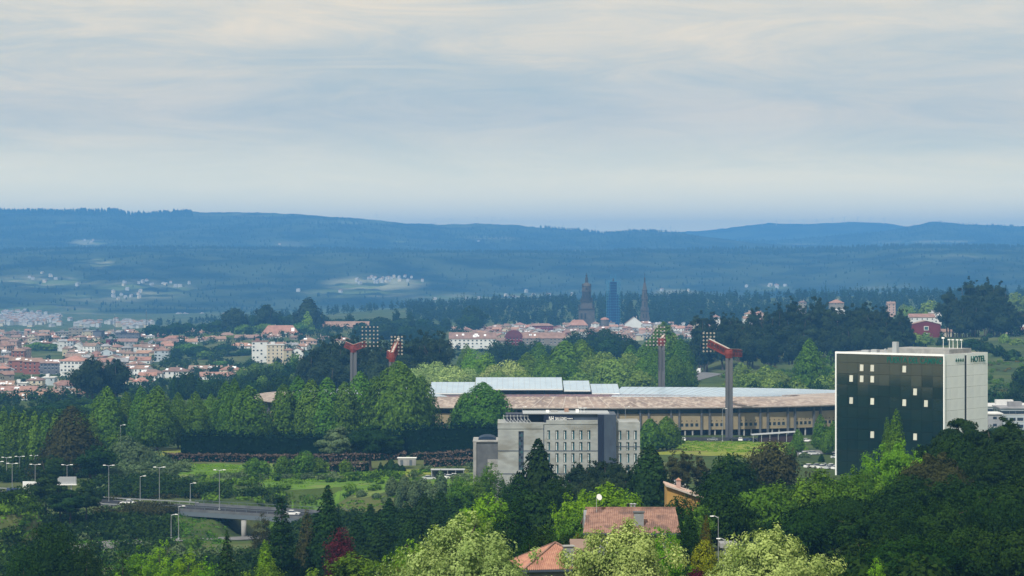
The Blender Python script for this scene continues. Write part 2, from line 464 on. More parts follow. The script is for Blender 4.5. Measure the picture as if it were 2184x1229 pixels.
ridge('near_hill', 5900, 9200, 11000, [(-2600, 560), (-600, 540), (0, 534), (300, 530), (700, 532), (900, 536), (1092, 541), (1300, 538), (1500, 532), (1800, 529), (1950, 524), (2184, 529), (2700, 545), (4800, 560)],
      -136, -60, 55, [(215, 562, 28, 12, 1.0), (90, 600, 130, 14, .7), (310, 618, 110, 22, .75), (240, 632, 120, 16, .5), (800, 605, 110, 17, 1.0), (760, 625, 130, 10, .7), (990, 640, 130, 14, .6),
       (1100, 636, 120, 12, .7), (1440, 628, 60, 12, .7), (1640, 613, 50, 7, .6), (60, 668, 180, 20, .5), (420, 690, 200, 18, .5), (2050, 545, 100, 8, .3), (1900, 620, 90, 10, .35)], seed=11, step=8, rows=90)
ridge('far_hill', 9800, 13200, 16000, [(-2600, 470), (-600, 450), (0, 452), (200, 452), (240, 449), (285, 458), (400, 453), (540, 453), (640, 457), (720, 463), (800, 470), (900, 478), (960, 480), (1000, 478), (1085, 479),
      (1150, 486), (1240, 491), (1300, 499), (1350, 495), (1420, 499), (1500, 510), (1600, 522), (1800, 530), (2184, 540), (4800, 560)],
      -40, -100, 60, [(190, 518, 45, 8, .9), (600, 522, 70, 7, .3), (848, 517, 26, 2.5, 1.0), (1050, 508, 60, 6, .4), (530, 458, 130, 4, .6), (780, 474, 140, 5, .5), (1020, 483, 90, 4, .4), (140, 472, 30, 7, .35), (1240, 539, 60, 3, .9)], seed=23)
ridge('east_hill', 10500, 14800, 18000, [(-2600, 580), (900, 560), (1150, 545), (1250, 530), (1350, 518), (1500, 516), (1640, 514), (1720, 508), (1850, 497), (1930, 486), (1985, 473), (2010, 474), (2060, 479), (2184, 483), (2600, 500), (4800, 530)],
      -60, -110, 50, [(1980, 517, 130, 5, .7), (1450, 512, 150, 8, .25), (1700, 523, 60, 4, .4)], seed=37)
ridge('pale_hill', 15500, 17500, 20500, [(-2600, 600), (1000, 560), (1300, 510), (1430, 495), (1480, 494), (1550, 487), (1640, 476), (1720, 478), (1790, 475), (1850, 474), (1900, 477), (1930, 483), (2000, 500), (2400, 530), (4800, 560)],
      -60, -120, 40, [], seed=51, rows=40)

# ------------------------------------------------------------------ haze: closed box of pale air, sky outside it
hz = MB().box(-20000, 20000, -60, 21000, -156, 302)
m, n, l = new_mat('haze')
vo = n.new('ShaderNodeVolumePrincipled'); o_ = n.new('ShaderNodeOutputMaterial')
vo.inputs['Color'].default_value = (0.145, 0.445, 0.97, 1)
vo.inputs['Density'].default_value = 0.000105
vo.inputs['Anisotropy'].default_value = 0.0
l.new(vo.outputs[0], o_.inputs['Volume'])
hz = tag(hz.build('haze', m), kind='stuff')

# ------------------------------------------------------------------ roads
m_asphalt = surf('asphalt', (0.16, 0.16, 0.165), (0.11, 0.11, 0.115), scale=0.25, coord='World', rough=0.9)
m_asphalt_d = surf('dark_asphalt', (0.038, 0.04, 0.046), (0.028, 0.03, 0.036), scale=0.3, coord='World', rough=1.0, spec=0.05)
m_paint = surf('road_paint', (0.7, 0.7, 0.68), rough=0.6)
m_conc = surf('concrete', (0.34, 0.34, 0.33), (0.24, 0.24, 0.235), scale=0.5, rough=0.85)
m_conc_d = surf('dark_concrete', (0.12, 0.13, 0.14), (0.08, 0.085, 0.095), scale=0.4, rough=0.85)
m_galv = surf('galvanised_steel', (0.42, 0.44, 0.46), rough=0.45, metal=0.3)
m_steel_b = surf('blue_grey_steel', (0.10, 0.125, 0.15), rough=0.6)
m_lpost = surf('lamp_post_steel', (0.22, 0.235, 0.25), rough=0.5)
m_white = surf('white_paint', (0.78, 0.78, 0.76), rough=0.45)
m_black = surf('black_paint', (0.02, 0.02, 0.022), rough=0.5)
def dens(pts, step=12.0):
    out = [Vector(pts[0])]
    for a, b in zip(pts[:-1], pts[1:]):
        a, b = Vector(a), Vector(b); k = max(1, int((b-a).length/step))
        out += [a + (b-a)*i/k for i in range(1, k+1)]
    for _ in range(3):
        out = [out[0]] + [(out[i-1] + out[i]*2 + out[i+1])/4 for i in range(1, len(out)-1)] + [out[-1]]
    return out
def ribbon(name, pts, o0, o1, mat, dz=0.0, kind='structure', dash=None, parent=None, thick=0.0):
    ps = dens(pts); mb = MB(); side = []
    for i, p in enumerate(ps):
        d = (ps[min(i+1, len(ps)-1)] - ps[max(i-1, 0)]); d.z = 0; d.normalize()
        side.append(Vector((d.y, -d.x, 0)))
    for i in range(len(ps)-1):
        if dash and i % dash == 0: continue
        q = [ps[i] + side[i]*o0, ps[i] + side[i]*o1, ps[i+1] + side[i+1]*o1, ps[i+1] + side[i+1]*o0]
        q = [v + Vector((0, 0, dz)) for v in q]
        if thick:
            lo = [v - Vector((0, 0, thick)) for v in q]
            mb.add(q + lo, [(0,1,2,3),(7,6,5,4),(0,4,5,1),(1,5,6,2),(2,6,7,3),(3,7,4,0)])
        else: mb.add(q, [(0,1,2,3)])
    o = mb.build(name, mat, parent)
    if kind: tag(o, kind=kind)
    return o
ribbon('highway', HIGHWAY, -8, 8, m_asphalt)
ribbon('dark_road_section', HIGHWAY[3:], -8, 8, m_asphalt_d, 0.006)  # darker asphalt strip laid over the right part of the highway
ribbon('highway', HIGHWAY_EAST, -8, 8, m_asphalt_d)
for _pts, _hw in ((HIGHWAY, 7.4), (HIGHWAY_EAST, 7.4)):
    for o_ in (-_hw, _hw): ribbon('edge_line', _pts, o_-0.1, o_+0.1, m_paint, 0.012)
    ribbon('lane_line', _pts, -0.08, 0.08, m_paint, 0.012, dash=2)
ribbon('underpass_road', UNDERPASS, -6, 6, m_asphalt)
ribbon('lane_line', UNDERPASS, -0.08, 0.08, m_paint, 0.012, dash=2)
ribbon('footpath', LANE, -2.5, 2.5, m_conc)
ribbon('hill_road', HILL_ROAD, -7, 7, m_asphalt); ribbon('hill_road', HILL_ROAD2, -4, 4, m_asphalt, 0.03)
ribbon('stadium_forecourt', APRON, -9, 9, m_asphalt_d)
ribbon('parking_road', ACCESS, -8, 8, m_asphalt)

# guard rails: posts and a beam on both sides of the highway and of the bridge
def guard_rail(pts, off, label):
    root = empty('guard_rail', pts[0]); tag(root, label, 'guard rail')
    T = Matrix.Translation(-Vector(pts[0]))
    ps = dens(pts, 4.0); beam = MB(); posts = MB()
    for i in range(len(ps)-1):
        d = ps[i+1]-ps[i]; d.z = 0; d.normalize(); s = Vector((d.y, -d.x, 0))*off
        a = ps[i]+s - Vector(pts[0]); b = ps[i+1]+s - Vector(pts[0])
        beam.bar(a+Vector((0,0,.75)), b+Vector((0,0,.75)), .08, .32)
        posts.bar(a, a+Vector((0,0,.8)), .12, .12)
    beam.build('rail_beam', m_lpost, root); tag(posts.build('rail_posts', m_lpost, root), kind='stuff')
guard_rail(HIGHWAY, -8.6, 'steel guard rail on the far edge of the highway left of the bridge')
guard_rail(HIGHWAY, 8.6, 'steel guard rail on the near edge of the highway left of the bridge')

# the overpass
b0 = Vector(BRIDGE[0]); root = empty('bridge', b0)
tag(root, 'grey concrete road bridge with parapet rails crossing the lower road', 'bridge')
rel = [p - b0 for p in BRIDGE]
ribbon('deck', rel, -8.6, 8.6, m_steel_b, 0.0, kind=None, parent=root, thick=1.3)  # deck and parapet colours darkened to carry the shade on the bridge
ribbon('road_surface', rel, -7.8, 7.8, m_asphalt_d, 0.008, kind=None, parent=root)
for off in (-8.45, 8.45):
    ribbon('parapet', rel, off-0.18, off+0.18, m_conc_d, 0.75, kind=None, parent=root, thick=0.75)
    mb = MB(); ps = dens(rel, 3.0)
    for i in range(len(ps)-1):
        d = ps[i+1]-ps[i]; d.z = 0; d.normalize(); s = Vector((d.y, -d.x, 0))*off
        mb.bar(ps[i]+s+Vector((0,0,.75)), ps[i]+s+Vector((0,0,1.5)), .1); mb.bar(ps[i]+s+Vector((0,0,1.5)), ps[i+1]+s+Vector((0,0,1.5)), .1)
    tag(mb.build('handrail', m_steel_b, root), kind='stuff')
for px_, d_ in ((520, 748), (520, 736), (640, 741), (640, 731)):
    p = P(px_, 1090, d_); gz = ground(p.x, p.y) - 1
    t = (px_-380)/350; top = Z(1083+22*t, 760-28*t) - 1.3
    MB().tube([(p.x-b0.x, p.y-b0.y, gz-b0.z), (p.x-b0.x, p.y-b0.y, top-b0.z+.05)], [.75, .75], 12).build('pillar', m_conc, root, True)
MB().box(-2, 17, 11, 12, -9, -1.0).build('shade_wall', m_conc_d, root)  # added dark wall standing in for the shadow under the deck
for px_, d_ in ((384, 760), (726, 733)):
    p = P(px_, 1090, d_) - b0
    MB().box(p.x-1, p.x+1, p.y-8, p.y+8, -9, -1.3).build('abutment', m_conc_d, root)

# ------------------------------------------------------------------ stadium
m_tan = surf('tan_render', (0.30, 0.25, 0.155), (0.25, 0.205, 0.125), scale=0.25, rough=0.9)
m_roofb = surf('weathered_roof', (0.33, 0.255, 0.215), (0.20, 0.155, 0.135), scale=0.11, detail=8, rough=0.9, c3=(0.42, 0.35, 0.30), scale3=0.5, coord='World', stretch=(1, .35, 1))
m_seam = surf('pale_seam', (0.5, 0.45, 0.40), (0.38, 0.33, 0.3), scale=0.3, rough=0.9)
m_metalroof = surf('pale_blue_metal_roof', (0.50, 0.60, 0.68), (0.42, 0.52, 0.61), scale=0.15, rough=0.35, metal=0.25, coord='World')
m_glass_d = surf('dark_glazing', (0.02, 0.03, 0.04), rough=0.15, spec=0.6)
m_steel_b = surf('blue_grey_steel', (0.10, 0.125, 0.15), rough=0.6)
m_seat = surf('stadium_seats', (0.10, 0.08, 0.10), (0.2, 0.12, 0.12), scale=0.8, rough=0.6)
m_redbrick_s = surf('dark_red_openings', (0.035, 0.02, 0.022), rough=0.8)
SC = Vector((X(1222, 1145), 1145.0, -74.9))
st = empty('stadium', SC); tag(st, 'oval football stadium with weathered brown ring roof and tan colonnaded wall', 'stadium')
def se(a, b, th, n=2.45):
    c, s = math.cos(th), math.sin(th)
    return Vector((a*math.copysign(abs(c)**(2/n), c), b*math.copysign(abs(s)**(2/n), s), 0))
def arc_table(a, b, M=2400):
    pts = [se(a, b, 2*math.pi*i/M) for i in range(M+1)]; L = [0]
    for i in range(M): L.append(L[-1] + (pts[i+1]-pts[i]).length)
    return L
_L = arc_table(141, 93)
def th_at(f):
    s = (f % 1.0)*_L[-1]; i = int(np.searchsorted(_L, s)); i = min(max(i, 1), 2400)
    u = (s-_L[i-1])/(_L[i]-_L[i-1]); return 2*math.pi*(i-1+u)/2400
NB = 60
def rise(th): return -math.sin(th)
col_me = None; win_me = None
for k in range(NB):
    f0, f1 = k/NB, (k+1)/NB
    ths = [th_at(f0 + (f1-f0)*j/3 + (0 if j else 0.0)) for j in range(4)]
    ths = [th_at(f0 + (f1-f0)*j/3) if j < 3 or k < NB-1 else 2*math.pi for j in range(4)]
    thm = th_at((f0+f1)/2); near = math.sin(thm) < 0.30 or abs(math.cos(thm)) > 0.985
    far = not near
    # roof panel (the raised stand takes its place on the far side)
    pm = se(120, 78, thm); raised = far and 915 < CX + (SC.x+pm.x)/(SC.y+pm.y)*F < 1316
    zo = lambda t: 12.7 - 1.0*max(0, math.sin(t)); zi = lambda t: zo(t) + 3.0*rise(t)
    mb = MB(); vs = []
    for t in ths:
        o = se(143.6, 95, t); i = se(102, 66, t) if near else se(108, 62, t)
        vs += [Vector((o.x, o.y, zo(t))), Vector((i.x, i.y, zi(t))), Vector((i.x, i.y, zi(t)-0.4)), Vector((o.x, o.y, zo(t)-0.7))]
    fs = []
    for j in range(3):
        a = j*4
        for q in range(4): fs.append((a+q, a+(q+1) % 4, a+4+(q+1) % 4, a+4+q))
    fs += [(0,3,2,1), (12,13,14,15)]
    if not raised: mb.add(vs, fs).build('roof_panel', m_metalroof if far else m_roofb, st)
    for sub in ((0, 1.5) if near else (() if raised else (0, 1, 2))):
        t = th_at(f0 + (f1-f0)*sub/3)
        o = se(143.6, 95, t); i = se(102, 66, t) if near else se(108, 62, t)
        A = Vector((o.x, o.y, zo(t)+.03)); B = Vector((i.x, i.y, zi(t)+.03))
        MB().bar(A, B, .32 if near else .14, .12).build('roof_seam', m_seam if near else m_galv, st)
    if near: # pale gutter edge
        mb = MB()
        for j in range(3):
            A = se(143.8, 95.2, ths[j]); B = se(143.8, 95.2, ths[j+1])
            mb.bar(A+Vector((0,0,zo(ths[j])-.1)), B+Vector((0,0,zo(ths[j+1])-.1)), .25, .35)
        mb.build('gutter', m_seam, st)
    # wall of the bay, its bands, columns and windows
    mb = MB(); lv = MB(); lo = MB()
    for j in range(3):
        A = se(141, 93, ths[j]); B = se(141, 93, ths[j+1]); A2 = se(138.5, 90.8, ths[j]); B2 = se(138.5, 90.8, ths[j+1])
        up = Vector((0, 0, 1))
        mb.add([A+up*3.2, B+up*3.2, B+up*10.0, A+up*10.0, A2+up*3.2, B2+up*3.2, B2+up*10.0, A2+up*10.0], [(0,1,2,3),(0,4,5,1),(2,6,7,3),(5,4,7,6)])
        lv.add([A2+up*10.0, B2+up*10.0, B2+up*12.3, A2+up*12.3], [(0,1,2,3)])
        lo.add([A2*0.985-up*0.3, B2*0.985-up*0.3, B2*0.985+up*3.25, A2*0.985+up*3.25], [(0,1,2,3)])
    mb.build('wall_panel', m_tan, st)
    if math.sin(thm) < 0.5:
        lv.build('shaded_glazing', m_glass_d, st); lo.build('ground_floor_wall', m_redbrick_s, st)  # dark glazing band, its tone also painting the shadow of the roof
        for fo in (0.0, 0.27):
            t = th_at(f0 + (f1-f0)*fo); p = se(141.5, 93.4, t)
            if col_me is None:
                col_me = MB().box(-.36, .36, -.45, .45, -.4, 12.2).mesh('column', m_conc_d)
            q = se(141.5, 93.4, t+.004); ang = math.atan2(q.y-p.y, q.x-p.x)
            c = link('column', col_me, st); c.location = p; c.rotation_euler = (0, 0, ang)
        for fo in (0.5, 0.75):
            t = th_at(f0 + (f1-f0)*fo); p = se(140.2, 92.3, t)
            c = link('pier', bpy.data.meshes.get('pier') or MB().box(-.3, .3, -.3, .3, -.4, 3.2).mesh('pier', m_conc), st); c.location = p
        if math.sin(thm) < 0.1:
            for q_ in range(4):
                t = th_at(f0 + (f1-f0)*(0.37+0.165*q_)); p = se(141, 93, t); q = se(141, 93, t+.004); ang = math.atan2(q.y-p.y, q.x-p.x)
                if win_me is None:
                    w = MB(); w.box(-.62, .62, -.02, .06, 4.6, 5.9); w.box(-.70, .70, -.08, .02, 4.45, 4.6, 1); 
                    for xx in (-.7, .62): w.box(xx, xx+.08, -.08, .02, 4.6, 5.9, 1)
                    win_me = w.mesh('window', [m_glass_d, m_conc, m_redbrick_s])
                c = link('window', win_me, st); c.location = p; c.rotation_euler = (0, 0, ang + math.pi)
                vt = link('vent', bpy.data.meshes.get('vent') or MB().box(-.2, .2, -.03, .06, 6.7, 7.1).mesh('vent', m_redbrick_s), st); vt.location = p; vt.rotation_euler = (0, 0, ang + math.pi)
# seating bowl and pitch
mb = MB(); n_ = 72; prof = [(103, 67, 9.5), (92, 57, 5), (80, 45, 0.5)]
vs = []; fs = []
for a, b, z in prof:
    for i in range(n_): p = se(a, b, 2*math.pi*i/n_); vs.append((p.x, p.y, z))
for r in range(2):
    for i in range(n_): fs.append((r*n_+i, r*n_+(i+1) % n_, (r+1)*n_+(i+1) % n_, (r+1)*n_+i))
mb.add(vs, fs).build('seating_bowl', m_seat, st)
MB().add([(se(81, 46, 2*math.pi*i/n_)).x and (se(81, 46, 2*math.pi*i/n_).x, se(81, 46, 2*math.pi*i/n_).y, 0.45) for i in range(n_)], [tuple(range(n_))]).build('pitch', m_ground, st)
# raised main stand on the far side: stepped roofs
for (x0, x1, yt, yb, dark) in ((918, 1012, 815, 838, .55), (1014, 1199, 805, 829, 1.0), (1202, 1258, 812, 832, .7), (1261, 1320, 819, 838, .5)):
    db, df = 1243, 1214
    zb, zf = Z(yt, db) - SC.z, Z(yb, df) - SC.z
    X0, X1 = X(x0, 1225)-SC.x, X(x1, 1225)-SC.x; yb_, yf_ = db-SC.y, df-SC.y
    T = MB().add([(X0,yf_,zf),(X1,yf_,zf),(X1,yb_,zb),(X0,yb_,zb),(X0,yf_,zf-.9),(X1,yf_,zf-.9),(X1,yb_,zb-.5),(X0,yb_,zb-.5)],
             [(0,1,2,3),(7,6,5,4),(0,4,5,1),(1,5,6,2),(2,6,7,3),(3,7,4,0)]).build('stand_roof', m_metalroof, st)
    kx = int((X1-X0)/2.6); sm = MB()
    for i in range(kx+1):
        xx = X0 + (X1-X0)*i/kx; sm.bar((xx, yf_, zf+.05), (xx, yb_, zb+.05), .12, .14)
    sm.bar((X0, yf_, zf-.4), (X1, yf_, zf-.4), .3, .5, 1)
    tag(sm.build('standing_seams', [m_galv, m_white], T), kind='stuff')
    MB().box(X0, X1, yb_-7, yb_-6, zf-9, zb-1.0).build('stand_wall', m_steel_b, st)
    for i in range(max(2, int((X1-X0)/6))):
        xx = X0 + .5 + (X1-X0-1)*i/max(1, int((X1-X0)/6)-1)
        MB().bar((xx, yf_+1.5, zf-9), (xx, yf_+1.5, zf-.9), .4).build('stand_post', m_steel_b, st)
    MB().box(X0, X1, yf_+2, yb_-7.2, zf-9, zf-5.2+dark).build('upper_seating', m_seat, st)

# ------------------------------------------------------------------ floodlight masts
m_mastc = surf('mast_concrete', (0.115, 0.115, 0.12), (0.075, 0.08, 0.09), scale=0.25, rough=0.9, stretch=(1, 1, .2), coord='Object')
m_redsteel = surf('rust_red_steel', (0.20, 0.030, 0.018), (0.14, 0.026, 0.018), scale=0.6, rough=0.7)
m_lamp = surf('lamp_face', (0.38, 0.35, 0.31), rough=0.3, metal=0.2, spec=0.8)
lamp_me = MB().lathe([(.15, 0), (.33, .2), (.42, .5), (.40, .55)], 8).mesh('lamp', m_lamp)
def truss(a, b, w, h, n, mb):
    a, b = Vector(a), Vector(b); d = (b-a).normalized(); up = Vector((0, 0, 1)); s = d.cross(up).normalized()*w/2; u = s.cross(d).normalized()*h/2
    if u.z < 0: u = -u
    for c in (s+u, s-u, -s+u, -s-u): mb.bar(a+c, b+c, .42)
    for i in range(n+1):
        p = a+(b-a)*i/n
        for c, e in ((s+u, s-u), (-s+u, -s-u), (s+u, -s+u), (s-u, -s-u)): mb.bar(p+c, p+e, .22)
        if i < n:
            q = a+(b-a)*(i+1)/n
            for c, e in ((s+u, s-u), (-s+u, -s-u)): mb.bar(p+c, q+e, .18)
def mast(px, d, top, base, arm1, arm2, rack, rows, cols, label, arm_w=1.6, wide=15):
    """arm = (dx px, dy px, dd) from the mast head; rack centre px/py/d/yaw"""
    z0 = ground(X(px, d), d); hd = P(px, top, d)
    root = empty('floodlight_mast', (hd.x, hd.y, z0)); tag(root, label, 'floodlight mast', 'floodlight masts round the stadium')
    w = wide/F*d/2; H = hd.z - z0
    p = MB()
    p.box(-w, -w*.25, -w*.8, w*.8, -1, H); p.box(w*.25, w, -w*.8, w*.8, -1, H); p.box(-w*.25, w*.25, -w*.45, w*.45, -1, H-.01)
    p.build('pillar', m_mastc, root)
    k = MB(); k.lathe([(w*.95, H), (w*1.25, H+1.8), (w*1.1, H+3.2), (w*.6, H+3.5)], 8); k.build('mast_head', m_redsteel, root)
    for arm in (arm1, arm2):
        e = P(px+arm[0], top+arm[1], d+arm[2]) - Vector((hd.x, hd.y, z0))
        mb = MB(); truss((0, 0, H+2.2), e, arm_w, 2.6, 7, mb)
        dd = e - Vector((0, 0, H+2.2)); n_ = dd.cross(Vector((0, 0, 1))).normalized()
        mb.bar(Vector((0, 0, H+1.0)), e - Vector((0, 0, 1.2)), .5, .7)
        mb.build('arm', m_redsteel, root)
        mb = MB(); mb.bar(Vector((0, 0, H+3.9)), e+Vector((0, 0, 1.75)), 1.1, .12); mb.build('walkway', m_seam, root)
    rx, ry, rd, yaw, sp = rack
    c = P(rx, ry, rd) - Vector((hd.x, hd.y, z0))
    R = link('lamp_rack', None, root) if False else None
    mb = MB(); ux = Vector((math.cos(yaw), math.sin(yaw), 0)); hw = (cols-1)/2*sp; hh = (rows-1)/2*sp
    for j in range(rows):
        z = -hh + j*sp; mb.bar(-ux*(hw+.5)+Vector((0, 0, z)), ux*(hw+.5)+Vector((0, 0, z)), .16)
    for i in range(0, cols):
        mb.bar(ux*(-hw+i*sp)+Vector((0, 0, -hh-.5)), ux*(-hw+i*sp)+Vector((0, 0, hh+.5)), .14)
    rk = mb.build('lamp_rack', m_black, root); rk.location = c
    nrm = Vector((ux.y, -ux.x, 0))
    if nrm.y > 0: nrm = -nrm
    for j in range(rows):
        for i in range(cols):
            lo_ = link('lamp', lamp_me, rk); lo_.location = ux*(-hw+i*sp)+Vector((0, 0, -hh+j*sp)) + nrm*.25
            lo_.rotation_euler = (nrm).to_track_quat('Z', 'Y').to_euler()
    return root
mast(754, 1265, 752, 0, (-18, -17, 0), (26, -18, -3), (789, 718, 1262, .1, 1.9), 6, 5, 'left-most floodlight mast, red Y-shaped arms with lamp grid on its right', wide=14)
mast(836, 1060, 772, 0, (14, -42, 6), (-7, -16, 4), (846, 737, 1064, .1, 1.45), 6, 4, 'floodlight mast with one steep red arm rising in front of dark trees', wide=13)
mast(1411, 1250, 738, 0, (5, -16, 3), (-4, -10, 8), (1398, 717, 1240, -.05, 1.75), 6, 6, 'floodlight mast between light green trees with its lamp grid facing the pitch', wide=14)
mast(1555, 1040, 764, 0, (-42, -32, 8), (24, -10, 6), (1511, 730, 1052, .15, 1.5), 6, 4, 'tallest floodlight mast in front of the stadium wall with long red arm', wide=15)

# ------------------------------------------------------------------ generic buildings
def wallmat(n, c, v=.82): return surf(n, c, tuple(x*v for x in c), scale=0.15, rough=0.85, objvar=0.06)
W = {'white': wallmat('white_wall', (0.66, 0.67, 0.66), .9), 'cream': wallmat('cream_wall', (0.56, 0.50, 0.38)), 'grey': wallmat('grey_wall', (0.30, 0.31, 0.33)),
     'brick red': wallmat('brick_wall', (0.27, 0.10, 0.07)), 'dark grey': wallmat('slate_wall', (0.13, 0.14, 0.17)), 'beige': wallmat('beige_wall', (0.42, 0.38, 0.27)),
     'stone': wallmat('stone_wall', (0.24, 0.215, 0.18)), 'dark red': wallmat('dark_red_wall', (0.17, 0.022, 0.03)), 'pale blue': wallmat('pale_blue_wall', (0.42, 0.48, 0.52)),
     'ochre': wallmat('ochre_wall', (0.42, 0.25, 0.07)), 'pink': wallmat('pink_wall', (0.48, 0.33, 0.28))}
def roofm(n, a, b): return surf(n, a, b, scale=0.3, rough=0.85, objvar=0.14, detail=6)
RF = {'terracotta': roofm('terracotta_roof', (0.29, 0.18, 0.14), (0.20, 0.12, 0.095)), 'orange tile': roofm('orange_tile_roof', (0.36, 0.205, 0.15), (0.27, 0.15, 0.11)),
      'brown tile': roofm('brown_tile_roof', (0.25, 0.165, 0.135), (0.17, 0.115, 0.10)), 'grey': roofm('grey_roof', (0.30, 0.30, 0.31), (0.2, 0.2, 0.21)),
      'dark': roofm('slate_roof', (0.06, 0.065, 0.08), (0.04, 0.045, 0.06)), 'pale': roofm('pale_roof', (0.6, 0.6, 0.58), (0.5, 0.5, 0.5)), 'dark red': roofm('dark_red_roof', (0.14, 0.03, 0.035), (0.1, 0.025, 0.03))}
m_pane = surf('window_pane', (0.025, 0.035, 0.05), rough=0.12, spec=0.7)
m_skyl = surf('roof_light', (0.8, 0.82, 0.85), rough=0.25, spec=0.8)  # white base colour paints the sun glints on the skylights
m_chim = surf('chimney_render', (0.4, 0.37, 0.33), rough=0.9)
NBLD = 0
def building(x0, x1, eave, d, wall='white', roofc='terracotta', kind='hip', depth=14, yaw=0.0, label=None, group=None, cat='house',
             rise=None, windows=True, win='punched', sink=2.0, lights=0, flip=False, chim=1, base=None):
    """x0..x1 and eave are where the front wall stands in the view at distance d; everything is metres from there on"""
    global NBLD; NBLD += 1
    r = random.Random(NBLD*31)
    w = (x1-x0)/F*d/ (math.cos(yaw) if yaw else 1) ; cx = X((x0+x1)/2, d); cy = d + depth/2
    gz = min(ground(cx-w/2, d), ground(cx+w/2, d), ground(cx, d)) if base is None else base
    H = Z(eave, d) - gz
    H = max(H, 2.6)
    root = empty('building' if w > 22 or H > 12 else 'house', (cx, cy, gz), yaw)
    tag(root, label, cat if (w > 22 or H > 12 or cat != 'house') else 'house', group)
    MB().box(-w/2, w/2, -depth/2, depth/2, -sink, H).build('wall', W[wall], root)
    ov = .45; hw, hd = w/2+ov, depth/2+ov
    if rise is None: rise = min(hw, hd)*0.42
    t = .25
    rb = MB()
    if kind == 'hip':
        k = min(hw, hd)
        if hw >= hd: top = [(-hw+k*.95, 0, H+rise), (hw-k*.95, 0, H+rise)]; fs = [(4,5,9,8),(5,6,9),(6,7,8,9),(7,4,8)]
        else: top = [(0, -hd+k*.95, H+rise), (0, hd-k*.95, H+rise)]; fs = [(4,5,8),(5,6,9,8),(6,7,9),(7,4,8,9)]
        vs = [(-hw,-hd,H-t),(hw,-hd,H-t),(hw,hd,H-t),(-hw,hd,H-t),(-hw,-hd,H+.02),(hw,-hd,H+.02),(hw,hd,H+.02),(-hw,hd,H+.02)] + top
        rb.add(vs, fs + [(3,2,1,0),(0,1,5,4),(1,2,6,5),(2,3,7,6),(3,0,4,7)])
    elif kind == 'gable':   # ridge along x
        vs = [(-hw,-hd,H-.1),(hw,-hd,H-.1),(hw,0,H+rise),(-hw,0,H+rise),(hw,hd,H-.1),(-hw,hd,H-.1)]; vs += [(a, b, c+t) for a, b, c in vs]
        rb.add(vs, [(6,7,8,9),(9,8,10,11),(0,3,2,1),(3,5,4,2),(0,1,7,6),(5,11,10,4),(1,2,8,7),(2,4,10,8),(0,6,9,3),(3,9,11,5)])
        for sx in (-w/2, w/2): MB().add([(sx,-depth/2,H-.05),(sx,depth/2,H-.05),(sx,0,H+rise-.1),(sx*.985,-depth/2,H-.05),(sx*.985,depth/2,H-.05),(sx*.985,0,H+rise-.1)], [(0,1,2),(5,4,3),(0,2,5,3),(1,4,5,2)]).build('gable_wall', W[wall], root)
    elif kind == 'gable_front':  # ridge along y, gable faces the viewer
        vs = [(-hw,-hd,H-.1),(-hw,hd,H-.1),(0,hd,H+rise),(0,-hd,H+rise),(hw,hd,H-.1),(hw,-hd,H-.1)]; vs += [(a, b, c+t) for a, b, c in vs]
        rb.add(vs, [(6,9,8,7),(9,11,10,8),(0,1,2,3),(3,2,4,5),(0,6,7,1),(5,4,10,11),(0,3,9,6),(3,5,11,9),(1,7,8,2),(2,8,10,4)])
        for sy in (-depth/2, depth/2): MB().add([(-w/2,sy,H-.05),(w/2,sy,H-.05),(0,sy,H+rise-.1),(-w/2,sy*.985,H-.05),(w/2,sy*.985,H-.05),(0,sy*.985,H+rise-.1)], [(0,1,2),(5,4,3),(0,2,5,3),(1,4,5,2)]).build('gable_wall', W[wall], root)
    elif kind == 'flat':
        rb.box(-hw, hw, -hd, hd, H, H+.5); rise = .5
        
        if w > 8: rb.box(-w/2+w*.2, -w/2+w*.45, -2, 2, H+.5, H+2.6)
    elif kind == 'vault':
        n_ = 10; vs = []
        for sy in (-hd, hd):
            for i in range(n_+1): a = math.pi*i/n_; vs.append((-hw*math.cos(a), sy, H + rise*math.sin(a)))
        fs = [(i, i+1, n_+2+i, n_+1+i) for i in range(n_)] + [tuple(range(n_+1)), tuple(range(2*n_+1, n_, -1))]
        rb.add(vs, fs)
    ro = rb.build('roof', RF[roofc], root)
    if windows:
        fl = max(1, int((H-.4)/3.0)); wm = MB()
        sp = r.choice([2.8, 3.2, 3.8]); ww, wh = r.choice([(1.0, 1.4), (1.2, 1.5), (1.6, 1.3)])
        if win == 'strip': sp, ww, wh = 3.0, 2.6, 1.4
        def face(L, place):
            k = max(1, int((L-1.2)/sp))
            for f_ in range(fl):
                z = H - 2.3 - f_*3.0
                if z < .3: break
                for i in range(k):
                    if win == 'punched' and r.random() < .12: continue
                    u = -L/2 + (i+.5)*L/k
                    place(u, z, ww*(1.5 if r.random() < .12 else 1), wh)
        def fr(u, z, a, b):
            wm.box(u-a/2, u+a/2, -depth/2-.06, -depth/2+.02, z, z+b, 0); wm.box(u-a/2-.12, u+a/2+.12, -depth/2-.16, -depth/2-.02, z-.18, z-.02, 1)
        face(w, fr)
        for sg in (-1, 1):
            face(depth, lambda u, z, a, b: wm.box(sg*w/2-.04, sg*w/2+.04, u-a/2, u+a/2, z, z+b, 0))
        if wm.v: tag(wm.build('window_rows', [m_pane, m_white], root), kind='stuff')
